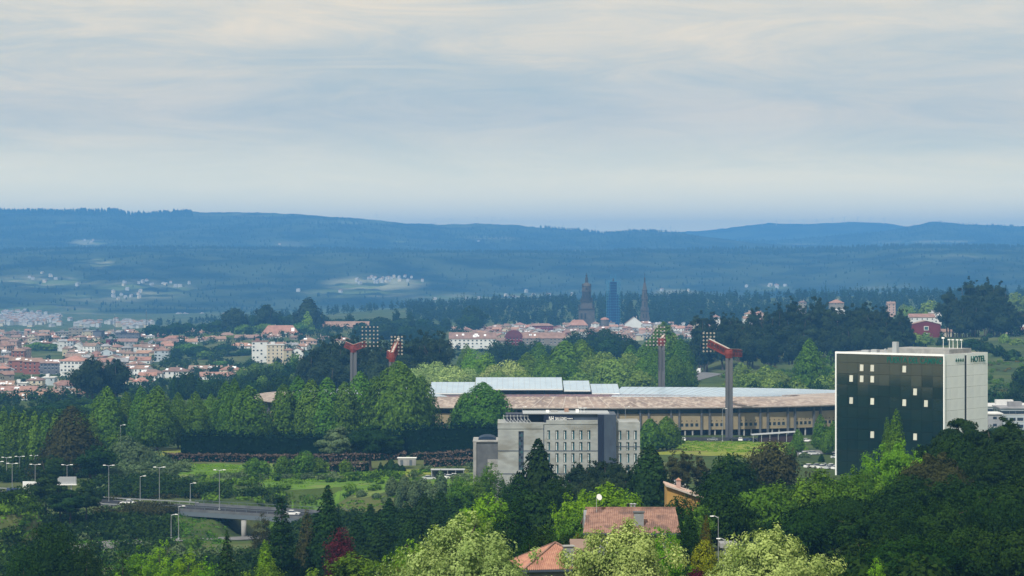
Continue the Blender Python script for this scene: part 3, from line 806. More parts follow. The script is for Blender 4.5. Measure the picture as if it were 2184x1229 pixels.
    if kind != 'flat' and kind != 'vault':
        for c_ in range(chim):
            xx = r.uniform(-.32, .32)*w; h2 = H+rise+.9
            cb = MB().box(xx-.4, xx+.4, -.5+depth*.05, .5+depth*.05, H+.3, h2); cb.box(xx-.5, xx+.5, -.6+depth*.05, .6+depth*.05, h2, h2+.18)
            cb.build('chimney', m_chim, ro)
        for c_ in range(lights):
            u = r.uniform(-.4, .4)*w; v = r.uniform(.3, .7)
            if kind in ('hip', 'gable'):
                y = -hd*(1-v); z = H+rise*v+t+.02; sl = rise/hd
                sz = r.choice([.8, 1.1, 1.6]); lim = (hw - min(hw, hd)*v*1.0 - sz) if kind == 'hip' else hw-1.5
                if lim > 0.5:
                    u = max(-lim, min(lim, u))
                    s_ = MB().add([(u-sz, y-sz*.8, z-sz*.8*sl+.12), (u+sz, y-sz*.8, z-sz*.8*sl+.12), (u+sz, y+sz*.8, z+sz*.8*sl+.12), (u-sz, y+sz*.8, z+sz*.8*sl+.12),
                        (u-sz, y-sz*.8, z-sz*.8*sl-.3), (u+sz, y-sz*.8, z-sz*.8*sl-.3), (u+sz, y+sz*.8, z+sz*.8*sl-.3), (u-sz, y+sz*.8, z+sz*.8*sl-.3)],
                        [(0,1,2,3),(0,4,5,1),(1,5,6,2),(2,6,7,3),(3,7,4,0)])
                    s_.build('roof_light', m_skyl, ro)
    return root

# ------------------------------------------------------------------ lettering
def text(name, s, loc, rx, rz, size, mat, parent, sx=1.0, ext=0.05, align='CENTER'):
    cu = bpy.data.curves.new(name, 'FONT'); cu.body = s; cu.size = size; cu.extrude = ext; cu.align_x = align; cu.align_y = 'CENTER'; cu.offset = size*.012
    cu.materials.append(mat)
    t_ = bpy.data.objects.new(name, cu); C.objects.link(t_); dg = bpy.context.evaluated_depsgraph_get()
    me = bpy.data.meshes.new_from_object(t_.evaluated_get(dg)); bpy.data.objects.remove(t_)
    if not me.materials: me.materials.append(mat)
    o = link(name, me, parent)
    o.location = loc; o.rotation_euler = (rx, 0, rz); o.scale = (sx, 1, 1)
    return o
def star_mesh(name, r, mat, th=.08):
    vs = []
    for y in (-th, th):
        for i in range(10):
            a = math.pi/2 + i*math.pi/5; q = r if i % 2 == 0 else r*.42
            vs.append((q*math.cos(a), y, q*math.sin(a)))
    fs = [tuple(range(10)), tuple(range(19, 9, -1))] + [(i, (i+1) % 10, 10+(i+1) % 10, 10+i) for i in range(10)]
    return MB().add(vs, fs).mesh(name, mat)

# ------------------------------------------------------------------ hotel with green glass front
m_gglass = surf('green_glass', (0.003, 0.017, 0.018), (0.014, 0.022, 0.009), scale=0.12, rough=0.06, spec=0.55, objvar=0.15)
m_gframe = surf('glass_joint', (0.008, 0.014, 0.016), rough=0.5)
m_panelw = surf('white_cladding', (0.86, 0.88, 0.88), (0.80, 0.82, 0.83), scale=0.3, rough=0.22, spec=0.8, objvar=0.03)
m_openw = surf('open_window_blind', (0.55, 0.55, 0.48), rough=0.5, objvar=.1)
m_gletter = surf('green_letters', (0.0, 0.10, 0.07), rough=0.4)
corner = P(2013, 759.5, 765); th = math.radians(38.4)
gz = -69.5; Hh = corner.z - gz + .4
ht = empty('hotel', (corner.x, corner.y, gz), -th)   # local: front face runs to -x at y=0, white side runs to +y at x=0
tag(ht, 'tall hotel block with dark green glass front and white clad side', 'hotel')
Wf, Dp = 37.4, 27.9
MB().box(-Wf+.3, -.3, .3, Dp-.3, -2, Hh-.2).build('core', m_gframe, ht)
NR, NCc = 12, 10
pw, ph = Wf/NCc, 3.42
lit = {(1, 2), (1, 3), (1, 6), (2, 1), (2, 2), (2, 3), (3, 7), (4, 1), (4, 3), (4, 6), (4, 8), (7, 3), (7, 7)}
gp_me = MB().box(.04, pw-.04, -.1, .2, .04, ph-.04).mesh('glass_panel', m_gglass)
ow_me = MB().add([(.9, -.32, .9), (2.1, -.32, .9), (2.1, -.18, 2.9), (.9, -.18, 2.9), (.9, -.10, .9), (2.1, -.10, .9), (2.1, -.10, 2.9), (.9, -.10, 2.9)],
                 [(0,1,2,3),(0,4,5,1),(1,5,6,2),(2,6,7,3),(3,7,4,0)]).mesh('open_window', m_openw)
for r_ in range(NR):
    for c_ in range(NCc):
        z = Hh - 1.0 - 2.2 - ph*(r_+1) + (0.0)
        o = link('glass_panel', gp_me, ht); o.location = (-Wf + c_*pw, 0, z)
        o.rotation_euler = (rnd.uniform(-.004, .004), 0, rnd.uniform(-.006, .006))
        if (r_, c_) in {(a-1, b) for a, b in lit}:
            w_ = link('open_window', ow_me, o)
# top band of glass with the name in green letters
for c_ in range(NCc):
    o = MB().box(.04, pw-.04, -.1, .2, .04, 2.6).build('glass_panel', m_gglass, ht); o.location = (-Wf + c_*pw, 0, Hh-3.2)
text('lettering', 'PUERTA DEL CAMINO', (-9.9, -.16, Hh-2.1), math.radians(90), 0, 2.5, m_gletter, ht, .78)
fr = MB(); fr.box(-Wf-.45, -Wf, -.35, .35, -2, Hh+.1); fr.build('edge_frame', m_panelw, ht)
fr = MB(); fr.box(-Wf-.45, 0, -.3, .3, Hh-.5, Hh+.12); fr.build('coping', m_panelw, ht)
MB().box(-.02, .35, -.3, .28, -2, Hh+.1).build('corner_post', m_panelw, ht)
# white side: cladding panels in rows, dark vertical slot
slot0, slot1 = 13.0, 14.3
pn = {}
for r_ in range(13):
    z1 = Hh - .0 - 3.42*r_; z0 = z1-3.42
    for (y0, y1, k) in ((.30, slot0, 3), (slot1, Dp, 3)):
        for i in range(k):
            a = y0+(y1-y0)*i/k; b = y0+(y1-y0)*(i+1)/k
            key = round(b-a, 3)
            if key not in pn: pn[key] = MB().box(-.25, .06, .03, key-.03, .03, 3.39).mesh('cladding_panel', m_panelw)
            o = link('cladding_panel', pn[key], ht); o.location = (0, a, z0)
MB().box(-.3, .0, slot0+.01, slot1-.01, -2, Hh-.61).build('slot_window', m_gframe, ht)
MB().box(-.25, .0, slot0-.0, slot1, Hh-.6, Hh).build('slot_lintel', m_panelw, ht)
MB().box(-Wf, -.3, .3, Dp, Hh-.2, Hh-.05).build('flat_roof', m_conc, ht)
text('lettering', 'HOTEL', (.16, 21.4, Hh-2.0), math.radians(90), math.radians(90), 2.6, m_gletter, ht, 1.15, .08)
sm = star_mesh('star', .62, m_gletter)
for i in range(4):
    o = link('star', sm, ht); o.location = (.16, 7.6+i*1.4, Hh-2.0); o.rotation_euler = (0, 0, math.radians(90))
MB().box(-24, -2.5, 8, 22, Hh-.1, Hh+1.3).build('penthouse', m_conc, ht)
MB().box(-19.5, -18, 3, 4.5, Hh, Hh+3.4).build('roof_flue', m_galv, ht)
mb = MB(); mb.box(-27, -25, 3, 5, Hh, Hh+.9); mb.box(-31, -28.5, 4, 6, Hh, Hh+.6); mb.tube([(-22.5, 4, Hh), (-22.5, 4, Hh+1.2)], [.35, .35], 8); mb.build('air_unit', m_galv, ht)
for i, xx in enumerate((-9.5, -7.4, -6.1, -4.6, -3.2)):
    mb = MB(); mb.tube([(xx, 17, Hh+1.3), (xx, 17, Hh+(4.4 if i == 0 else 3.9))], [.1, .07], 6)
    mb.box(xx-.5, xx+.35, 16.85, 17.15, Hh+(4.2 if i == 0 else 3.8), Hh+(4.7 if i == 0 else 4.1)); mb.build('antenna', m_white, ht)

# ------------------------------------------------------------------ concrete hotel in the middle
m_nh = surf('board_marked_concrete', (0.34, 0.36, 0.355), (0.27, 0.285, 0.285), scale=0.35, rough=0.9, detail=8, c3=(0.22, 0.22, 0.20), scale3=0.12, coord='Object', stretch=(1, 1, 2.2))
m_nhdark = surf('dark_blue_cladding', (0.055, 0.075, 0.105), (0.045, 0.06, 0.09), scale=0.5, rough=0.5)
m_nhblack = surf('navy_board_and_shade', (0.012, 0.018, 0.04), rough=0.5)  # navy for the sign board, top floor and painted tower shade
m_nhglass = surf('pale_green_window', (0.05, 0.12, 0.14), rough=0.15, spec=0.7)
d0 = 675.0; k0 = d0/F
def LX(px): return (px-1160)*k0
def LZ(py, g_=-67.0): return Z(py, d0) - g_
nh = empty('hotel', (X(1160, d0), d0, -67.0), 0)
tag(nh, 'concrete hotel with narrow windows, dark blue stair tower and rooftop name sign', 'hotel')
top = LZ(905)
def shell(name, x0, x1, zt, dep, holes, y0=0.0, mat=m_nh):
    """front wall with real openings: built from strips between the holes, plus a body behind"""
    mb = MB(); xs = sorted({x0, x1} | {h[0] for h in holes} | {h[1] for h in holes}); zs = sorted({-2.0, zt} | {h[2] for h in holes} | {h[3] for h in holes})
    for i in range(len(xs)-1):
        for j in range(len(zs)-1):
            cx_, cz_ = (xs[i]+xs[i+1])/2, (zs[j]+zs[j+1])/2
            if any(h[0] < cx_ < h[1] and h[2] < cz_ < h[3] for h in holes): continue
            mb.add([(xs[i],y0,zs[j]),(xs[i+1],y0,zs[j]),(xs[i+1],y0,zs[j+1]),(xs[i],y0,zs[j+1])], [(0,1,2,3)])
    for h in holes:
        a, b, c, e = h[:4]; y1 = y0+.45
        mb.add([(a,y0,c),(b,y0,c),(b,y0,e),(a,y0,e),(a,y1,c),(b,y1,c),(b,y1,e),(a,y1,e)], [(0,4,5,1),(1,5,6,2),(2,6,7,3),(3,7,4,0)])
    mb.add([(x0,y0,-2),(x1,y0,-2),(x1,y0,zt),(x0,y0,zt),(x0,y0+dep,-2),(x1,y0+dep,-2),(x1,y0+dep,zt),(x0,y0+dep,zt)], [(0,4,7,3),(1,2,6,5),(4,5,6,7),(3,7,6,2)])
    w_ = mb.build(name, mat, nh)
    return w_
rows = [(918, 938), (943, 961), (967, 987), (991, 1010), (1015, 1033)]
holes = []; wins = []
for cx_ in (1170, 1188, 1205, 1222, 1239, 1256):
    for a, b in rows: holes.append((LX(cx_-3.3), LX(cx_+3.3), LZ(b), LZ(a)))
strip = [(LX(1106), LX(1117), LZ(1003), LZ(920))]
shell('main_wall', LX(1062), LX(1275), top, 15, holes + strip)
wh = []
for cx_ in (1322, 1339, 1355):
    for a, b in rows: wh.append((LX(cx_-3.3), LX(cx_+3.3), LZ(b)-.05, LZ(a)-.05))
shell('wing_wall', LX(1314), LX(1365), LZ(901), 15, wh)
for h in holes + wh:
    w_ = MB().box(h[0]+.02, h[1]-.02, .36, .42, h[2]+.02, h[3]-.02).build('window', m_nhglass, nh)
    mb = MB(); mb.box(h[0]+.02, h[0]+.10, .26, .355, h[2]+.02, h[3]-.02); mb.box(h[0]+.1, h[1]-.02, .28, .355, h[2]+(h[3]-h[2])*.62, h[2]+(h[3]-h[2])*.62+.07)
    mb.box(h[0]+.15, h[0]+.33, .30, .355, h[2]+.1, h[3]-.1, 1)
    mb.build('window_frame', [m_nhdark, m_white], w_)
h = strip[0]
sw = MB().box(h[0], h[1], .3, .4, h[2], h[3]).build('stair_window', m_nhdark, nh)
for i in range(14):
    z = h[2] + (h[3]-h[2])*(i+.5)/14
    MB().box(h[0]+(.15 if i % 2 else .55), h[0]+(.6 if i % 2 else 1.1), .22, .295, z-.3, z+.3).build('pane', m_pane if i % 3 else m_nhglass, sw)
for z in (962, 1011):
    MB().box(LX(1062)-.02, LX(1106), -.04, .02, LZ(z)-.12, LZ(z)+.12).build('groove', m_nhdark, nh)
    MB().box(LX(1117), LX(1275), -.04, .02, LZ(z)-.12, LZ(z)+.12).build('groove', m_nhdark, nh)
MB().box(LX(1314), LX(1365)+.02, -.04, .02, LZ(953)-.12, LZ(953)+.12).build('groove', m_nhdark, nh)
MB().box(LX(1159), LX(1160.6), -.05, .02, LZ(1040), top).build('vertical_joint', m_nhdark, nh)
mb = MB(); mb.box(LX(1062)-.1, LX(1275), -.12, 15.1, top, top+.35); mb.box(LX(1062)-.1, LX(1159), -.14, -.01, top-1.2, top-.02); mb.build('parapet', m_nh, nh)
MB().box(LX(1165), LX(1275)-.02, -.1, 15, top+.35, LZ(900)+.4).build('cornice', m_nh, nh)
MB().box(LX(1275)+.01, LX(1314)-.01, -1.2, 13, -2, LZ(884)).build('stair_tower', m_nhdark, nh)
MB().box(LX(1275)-.0, LX(1288), -1.24, -1.205, -2, LZ(884)).build('tower_shade', m_nhblack, nh)  # thin navy sheet painting the shade on the left of the tower
MB().box(LX(1165), LX(1275), 1.6, 13, LZ(903), LZ(884)+.0).build('top_floor', m_nhdark, nh)
MB().box(LX(1078), LX(1165)-.01, 5, 13, LZ(904), LZ(886)).build('top_floor', m_nhblack, nh)
MB().box(LX(1115), LX(1300), .9, 13.4, LZ(884), LZ(883)+.1).build('roof_edge', m_galv, nh)
MB().box(LX(1160), LX(1222), 1.1, 1.55, LZ(902), LZ(886.5)).build('sign_board', m_nhblack, nh)
text('lettering', 'NH', (LX(1176), 1.05, LZ(894)), math.radians(90), 0, 1.75, m_white, nh, .5, .04)
text('lettering', 'SAN LÁZARO', (LX(1196.5), 1.05, LZ(894.2)), math.radians(90), 0, 1.2, m_white, nh, .42, .04)
s2 = star_mesh('star', .22, m_white, .05)
for i in range(4):
    o = link('star', s2, nh); o.location = (LX(1211.5+i*3), 1.05, LZ(893.5))
for i in range(8):
    xx = LX(1074+i*7.4); mb = MB()
    mb.bar((xx, 1.2, top+.3), (xx, 1.2, LZ(888)), .14); mb.bar((xx+1.0, .2, top+.3), (xx, 1.2, top+1.5), .12); mb.bar((xx, 1.2, LZ(888)), (xx, 5, LZ(888)), .12)
    mb.build('terrace_frame', m_galv, nh)
MB().bar((LX(1074), 1.2, LZ(888)), (LX(1127), 1.2, LZ(888)), .12).build('terrace_rail', m_galv, nh)
rt = LZ(883)+.1
def rbox(nm, a, b, h_, m_, y=5): MB().box(LX(a), LX(b), y, y+2.5, rt, rt+h_).build(nm, m_, nh)
rbox('air_unit', 1165, 1172, .5, m_white); rbox('air_unit', 1205, 1214, 1.0, RF['terracotta'], 7); rbox('air_unit', 1229, 1236, .7, m_white); rbox('air_unit', 1176, 1190, .45, m_conc)
mb = MB()
for a in (1240, 1247): mb.lathe([(.05, 0), (.45, .12), (.75, .4)], 10, c=(LX(a), 5, rt+.9)); mb.bar((LX(a), 5, rt), (LX(a), 5, rt+1), .12)
mb.build('satellite_dish', m_white, nh)
an = empty('building', (X(1036, 690), 690, -67)); tag(an, 'low grey annex with a rounded dark blue roof left of the concrete hotel', 'building')
k1 = 690/F
MB().box(-26*k1, 27*k1, 0, 14, -2, Z(943, 690)+67).build('wall', m_conc_d, an)
MB().box(-26*k1-.1, -20*k1, -.3, 1, -2, Z(943, 690)+67.3).build('corner_pier', m_conc, an)
MB().box(-26*k1-.2, 27*k1, -.35, 14.1, Z(943, 690)+67, Z(943, 690)+67.35).build('parapet', m_conc, an)
MB().box(4*k1, 27*k1, -.5, 0, -2, Z(980, 690)+67).build('porch', m_conc, an)
n_ = 8; vs = []
for y in (3, 12):
    for i in range(n_+1): a = math.pi*i/n_; vs.append((3*k1*0+ (-12+14*(1-math.cos(a)))*k1*1.35, y, Z(942, 690)+67.3+.9*math.sin(a)))
MB().add(vs, [(i, i+1, n_+2+i, n_+1+i) for i in range(n_)] + [tuple(range(n_+1)), tuple(range(2*n_+1, n_, -1))]).build('vaulted_roof', surf('navy_roof', (0.012, 0.03, 0.06), rough=.7), an)

# ------------------------------------------------------------------ foreground houses with ribbed tile roofs
m_tileA = surf('brown_clay_tiles', (0.33, 0.20, 0.155), (0.22, 0.125, 0.10), scale=1.5, rough=0.9, detail=6, c3=(0.16, 0.10, 0.085), scale3=.5)
m_tileB = surf('orange_clay_tiles', (0.44, 0.235, 0.165), (0.34, 0.165, 0.12), scale=1.5, rough=0.9, detail=6, c3=(0.30, 0.15, 0.11), scale3=.6)
m_grey = surf('grey_render', (0.24, 0.25, 0.26), (0.19, 0.20, 0.21), scale=1.2, rough=0.9)
def tile_slope(e0, e1, r0, r1, mat, parent, sp=.24):
    """slope between the eave e0-e1 and the ridge r0-r1 (r0==r1 for a triangle); rows of cover tiles run down it"""
    e0, e1, r0, r1 = map(Vector, (e0, e1, r0, r1)); n = (e1-e0).cross(r0-e0).normalized()
    if n.z < 0: n = -n
    base = MB().add([e0, e1, r1, r0, e0-n*.15, e1-n*.15, r1-n*.15, r0-n*.15], [(0,1,2,3),(7,6,5,4),(0,4,5,1),(1,5,6,2),(3,2,6,7),(0,3,7,4)])
    s = base.build('roof_slope', mat, parent)
    L = (e1-e0).length; u = (e1-e0)/L; vdir = (n.cross(u)).normalized()
    if vdir.z < 0: vdir = -vdir
    a0 = (r0-e0).dot(u); a1 = (r1-e0).dot(u); hgt = (r0-e0).dot(vdir)
    mb = MB(); k = int(L/sp)
    for i in range(k+1):
        x = L*i/k
        if x < a0: t = x/a0
        elif x > a1: t = (L-x)/(L-a1) if L > a1 else 1
        else: t = 1
        if t <= .02: continue
        A = e0+u*x; B = A+vdir*hgt*t
        nseg = max(1, int(hgt*t/1.1))
        for q in range(nseg):
            p0 = A+(B-A)*q/nseg + n*(.02+rnd.random()*.015); p1 = A+(B-A)*(q+1)/nseg + n*.01; w_ = sp*.30
            mb.add([p0-u*w_, p0+n*.085, p0+u*w_, p1-u*w_, p1+n*.07, p1+u*w_], [(0,1,4,3),(1,2,5,4),(0,2,1)])
    tag(mb.build('roof_tiles', mat, s), kind='stuff')
    return s
# house A
d0 = 322.0; hA = empty('house', (X(1348, d0), d0+6, -42.5)); tag(hA, 'house with long brown tiled roof, tall grey chimney and rooftop aerial', 'house')
g_ = -42.5; ez = Z(1137, d0)-g_; rz_ = ez+2.55; hw = (1452-1243)/2*d0/F; rw = (1450-1256)/2*d0/F; sh = .25
tile_slope((-hw, -6, ez), (hw, -6, ez), (-rw+sh, 0, rz_), (rw+.1, 0, rz_), m_tileA, hA)
tile_slope((hw, 6, ez), (-hw, 6, ez), (rw+.1, 0, rz_), (-rw+sh, 0, rz_), m_tileA, hA)
MB().bar((-rw, 0, rz_+.06), (rw+.15, 0, rz_+.06), .28, .2).build('ridge_tiles', m_tileA, hA)
MB().box(-hw+.5, hw-.7, -5.4, 5.4, -3, ez-.12).build('wall', m_grey, hA)
MB().add([(-rw-.2, -5.4, ez-.12), (-rw-.2, 5.4, ez-.12), (-rw-.2, 0, rz_-.2), (rw+.0, -5.4, ez-.12), (rw+.0, 5.4, ez-.12), (rw+.0, 0, rz_-.2)], [(0,2,1), (3,4,5), (0,3,5,2), (1,2,5,4)]).build('gable_wall', m_grey, hA)
MB().box(-hw, hw, -6.15, -6.0, ez-.22, ez-.02).build('gutter', m_nhdark, hA)
cx_ = X(1364, d0)-X(1348, d0)
c_ = MB().box(cx_-.62, cx_+.62, -4.4, -3.6, 1.5, rz_-.15).build('chimney', m_grey, hA)
MB().box(cx_-.72, cx_+.72, -4.5, -3.5, rz_-.15, rz_+.0).build('chimney_cap', m_conc_d, c_)
for i in range(3):
    MB().lathe([(.12, 0), (.15, .35), (.3, .4), (.05, .5)], 8, c=(-.9+i*.42+.7, .6, rz_+.1)).build('vent_cowl', m_galv if i else m_black, hA)
mb = MB(); ax_ = X(1275, d0)-X(1348, d0)
mb.tube([(ax_, -1, rz_-.5), (ax_, -1, rz_+1.6)], [.035, .03], 6); mb.build('aerial_pole', m_galv, hA)
mb = MB(); mb.lathe([(.03, 0), (.28, .08), (.42, .2)], 12); o = mb.build('satellite_dish', m_white, hA); o.location = (ax_+.25, -1.1, rz_+1.5); o.rotation_euler = (math.radians(70), 0, .6)
for xx in (-hw+1.6, -hw+4.2, hw-3):
    f_ = MB().box(xx-.55, xx+.55, -5.44, -5.41, ez-1.9, ez-.7).build('window', m_pane, hA)
    MB().box(xx-.65, xx+.65, -5.5, -5.42, ez-2.0, ez-1.9).build('sill', m_white, f_)
# house B, pyramid roof
d0 = 272.0; hB = empty('house', (X(1117, d0)+4.25*.985-4.25*.17, d0+4.25*.985+.7, -38.5), math.radians(10)); tag(hB, 'house with orange pyramid roof and wide grey chimney at the bottom edge', 'house')
g_ = -38.5; ez = Z(1216, d0)-g_; az_ = Z(1158, 277)-g_; s_ = 4.3
cs = [(-s_, -s_, ez), (s_, -s_, ez), (s_, s_, ez), (-s_, s_, ez)]
for i in range(4): tile_slope(cs[i], cs[(i+1) % 4], (0, 0, az_), (0, 0, az_), m_tileB, hB, .22)
for c in cs: MB().bar(Vector(c)+Vector((0, 0, .08)), (0, 0, az_+.1), .22, .14).build('hip_tiles', m_tileA, hB)
MB().box(-s_+.5, s_-.5, -s_+.5, s_-.5, -3, ez-.05).build('wall', m_grey, hB)
MB().box(-s_-.05, s_+.05, -s_-.12, -s_, ez-.24, ez-.02).build('gutter', m_nhdark, hB)
c_ = MB().box(.25, 1.3, -s_+.4, -s_+1.2, 0, az_+.0).build('chimney', m_grey, hB); MB().box(.15, 1.4, -s_+.3, -s_+1.3, az_+.0, az_+.12).build('chimney_cap', m_conc, c_)
# low extension behind, between the two houses
hE = building(1225, 1262, 1172, 285, 'grey', 'brown tile', 'gable', 6, 0, 'small grey lean-to with brown roof between the two tiled houses', None, 'outbuilding', base=-38.5, chim=0)
# house C, ochre
hC = empty('house', P(1420, 1033, 480)); hC.location.z = -50.5; tag(hC, 'ochre walled house with pale sloping roof edge and small tiled chimney', 'house')
e1 = Z(1035, 480)+50.5; e2 = Z(1064, 480)+50.5; wC = (1503-1418)/F*480
tile_slope((wC, -.5, e2), (wC, 8, e2), (0, -.5, e1), (0, 8, e1), surf('pale_tiles', (0.5, 0.38, 0.32), (0.38, 0.27, 0.22), scale=1.2, rough=.9), hC, .3)
MB().add([(.2, 0, -3), (wC-.3, 0, -3), (wC-.3, 0, e2-.05), (.2, 0, e1-.25), (.2, 7.5, -3), (wC-.3, 7.5, -3), (wC-.3, 7.5, e2-.05), (.2, 7.5, e1-.25)],
         [(0,1,2,3),(7,6,5,4),(0,3,7,4),(1,5,6,2)]).build('wall', W['ochre'], hC)
MB().bar((0, -.62, e1-.02), (wC, -.62, e2-.02), .12, .3).build('verge_board', m_seam, hC)
c_ = MB().box(2.2, 3.0, 2.5, 3.3, 2, e1+.7).build('chimney', W['pink'], hC); MB().lathe([(.8, 0), (.05, .45)], 4, c=(2.6, 2.9, e1+.7), rot=math.pi/4).build('chimney_cap', m_tileB, c_)
building(1544, 1564, 1168, 290, 'grey', 'grey', 'flat', 2, 0, 'pale grey shed just left of the pale poplar at the bottom', None, 'shed', base=-42.5, windows=False)
building(2104, 2250, 868, 1130, 'pale blue', 'pale', 'flat', 22, 0, 'long low pale industrial building right of the glass hotel', None, 'building', win='strip')
building(2135, 2250, 872, 1095, 'pale blue', 'grey', 'flat', 18, 0, 'lower grey-blue wing in front of the long industrial building', None, 'building', win='strip', base=-75)
building(2107, 2137, 884, 1085, 'grey', 'pale', 'flat', 12, 0, 'small pale workshop beside the right edge of the glass hotel', None, 'building', base=-75)

# ------------------------------------------------------------------ the city
def B(x0, x1, e, d, wall, roofc, kind, label, depth=13, **kw): return building(x0, x1, e, d, wall, roofc, kind, depth, kw.pop('yaw', 0.0), label, kw.pop('group', None), kw.pop('cat', 'house'), **kw)
B(-30, 58, 868, 1640, 'white', 'orange tile', 'gable', 'long white house with orange roof at the left edge, lowest of the city', lights=3, cat='building')
B(62, 112, 857, 1670, 'cream', 'orange tile', 'hip', 'cream house with orange hip roof just above the lower left trees')
B(-20, 76, 834, 1730, 'white', 'terracotta', 'gable', 'white arcaded apartment block three storeys high near the left edge', win='strip', lights=3, cat='apartment block')
B(76, 102, 836, 1770, 'pink', 'brown tile', 'hip', 'pink house with brown roof right of the white arcaded block')
B(103, 137, 833, 1790, 'grey', 'brown tile', 'hip', 'grey house with brown hip roof left of the small white house')
B(137, 160, 836, 1760, 'white', 'terracotta', 'gable', 'small white house beside the big eucalyptus of the left city')
B(-20, 28, 822, 1850, 'beige', 'terracotta', 'gable', 'low beige building with long skylit roof at the left edge', lights=6, cat='building')
B(27, 56, 818, 1870, 'white', 'pale', 'flat', 'white flat roofed building bright among terracotta roofs', cat='building')
B(56, 90, 811, 1890, 'cream', 'brown tile', 'hip', 'cream house with square windows below the grey slate block', lights=2)
B(90, 116, 806, 1920, 'pale blue', 'pale', 'flat', 'pale blue block with tall windows under the grey slate block', cat='apartment block')
B(114, 140, 818, 1890, 'stone', 'terracotta', 'hip', 'stone house with terracotta roof before the tall white block')
B(-10, 16, 786, 2000, 'dark grey', 'orange tile', 'hip', 'dark walled house with orange roof at the left edge')
B(18, 50, 770, 2160, 'brick red', 'terracotta', 'gable', 'brick red apartment block, left one of the brick pair', cat='apartment block', lights=3, base=-99)
B(48, 86, 772, 2120, 'brick red', 'terracotta', 'gable', 'brick red apartment block, right one of the brick pair', cat='apartment block', lights=2, base=-99, yaw=.12)
B(85, 132, 775, 2110, 'dark grey', 'brown tile', 'gable', 'dark grey slate apartment block with a row of roof lights', cat='apartment block', lights=6, base=-99)
B(132, 182, 770, 2070, 'white', 'orange tile', 'hip', 'tall white apartment block with mostly blank wall and orange roof', cat='apartment block', base=-99, yaw=-.25, depth=18)
B(182, 205, 776, 2150, 'cream', 'terracotta', 'hip', 'cream block half hidden behind the big left eucalyptus', cat='apartment block')
B(262, 320, 769, 2280, 'white', 'orange tile', 'gable', 'white three storey block with orange roof left of the blank beige wall', cat='apartment block')
B(318, 355, 752, 2320, 'beige', 'brown tile', 'hip', 'beige apartment block with blank end wall beside the city park', cat='apartment block', windows=False, base=-98)
B(278, 300, 790, 2100, 'brick red', 'brown tile', 'gable_front', 'small red house with brown gable left of the white villas')
B(296, 345, 796, 1985, 'white', 'brown tile', 'hip', 'white villa block with brown roof behind the left poplars', lights=3, cat='apartment block')
B(345, 400, 792, 1990, 'white', 'brown tile', 'hip', 'wide white villa block with many small windows under a brown roof', lights=3, cat='apartment block')
B(402, 472, 797, 2080, 'stone', 'brown tile', 'gable', 'long brown roofed terrace with a row of roof lights right of the white villas', lights=8, cat='building')
B(425, 500, 815, 1930, 'white', 'terracotta', 'gable', 'white terrace with terracotta roof directly above the poplar row', lights=2, cat='building')
B(468, 512, 800, 2050, 'cream', 'orange tile', 'hip', 'cream house with orange hip roof at the right end of the brown terrace', lights=1)
B(283, 322, 825, 1880, 'white', 'terracotta', 'hip', 'white house with terracotta roof just above the left end of the poplar row')
B(500, 535, 806, 1990, 'cream', 'terracotta', 'hip', 'small cream house with pink roof right of the terraces')
B(147, 178, 744, 2520, 'white', 'pale', 'gable_front', 'white gabled house with round window right of the round city tree', rise=5.5)
B(118, 152, 709, 3050, 'stone', 'grey', 'flat', 'modern concrete office block, left part with vertical piers', cat='office block', depth=25)
B(146, 176, 701, 3030, 'stone', 'grey', 'flat', 'modern concrete office block, tallest part with vertical piers', cat='office block', depth=25)
B(175, 199, 707, 2990, 'beige', 'grey', 'flat', 'modern yellowish office block with vertical piers beside a dark one', cat='office block', depth=25)
B(198, 216, 707, 2980, 'dark grey', 'dark', 'flat', 'dark grey windowless block at the right end of the offices', cat='office block', windows=False, depth=25)
B(226, 252, 724, 2760, 'dark red', 'grey', 'flat', 'dark red flat roofed building in the left city', cat='building', windows=False)
B(246, 297, 712, 2820, 'dark grey', 'dark', 'flat', 'dark blue grey building behind the dark red one', cat='building')
B(250, 292, 729, 2700, 'grey', 'brown tile', 'gable', 'brown roofed hall with a colonnade front', cat='building')
B(348, 400, 722, 2760, 'pink', 'orange tile', 'hip', 'broad orange hip roofed building above the city park', cat='building')
B(335, 376, 739, 2640, 'stone', 'orange tile', 'hip', 'orange pyramid roofed building left of the city park')
B(402, 440, 712, 2950, 'white', 'terracotta', 'hip', 'white building with two bright roof panels below the grass slope', lights=3, cat='building')
B(465, 500, 723, 2750, 'stone', 'brown tile', 'hip', 'brown gabled stone building right of the city park', cat='building')
B(488, 540, 738, 2480, 'white', 'orange tile', 'hip', 'white house with orange roof left of the tall white block', lights=2)
B(537, 570, 729, 2210, 'white', 'terracotta', 'flat', 'tall white apartment block with dark windows above green trees', cat='apartment block')
B(569, 605, 736, 2190, 'cream', 'pale', 'flat', 'cream balcony block right of the tall white block', cat='apartment block')
B(605, 622, 747, 2150, 'beige', 'terracotta', 'hip', 'narrow yellowish block with orange roof before the dark grove', cat='apartment block', base=-96)
B(621, 646, 748, 2160, 'white', 'terracotta', 'gable_front', 'white gabled end house touching the dark grove', base=-96)
B(558, 636, 718, 2700, 'white', 'orange tile', 'hip', 'broad orange hip roof with white dormer left of the long institute', cat='building', rise=9, lights=1)
B(652, 786, 702, 2840, 'stone', 'terracotta', 'gable', 'very long two storey stone institute with terracotta roof', cat='institute', depth=22, rise=6)
B(640, 675, 727, 2500, 'pink', 'terracotta', 'hip', 'pink house with terracotta roof under the long institute', lights=1)
B(676, 712, 724, 2560, 'white', 'brown tile', 'hip', 'white house with brown roof under the long institute')
B(712, 750, 726, 2500, 'cream', 'terracotta', 'hip', 'cream house at the right under the long institute', lights=1)
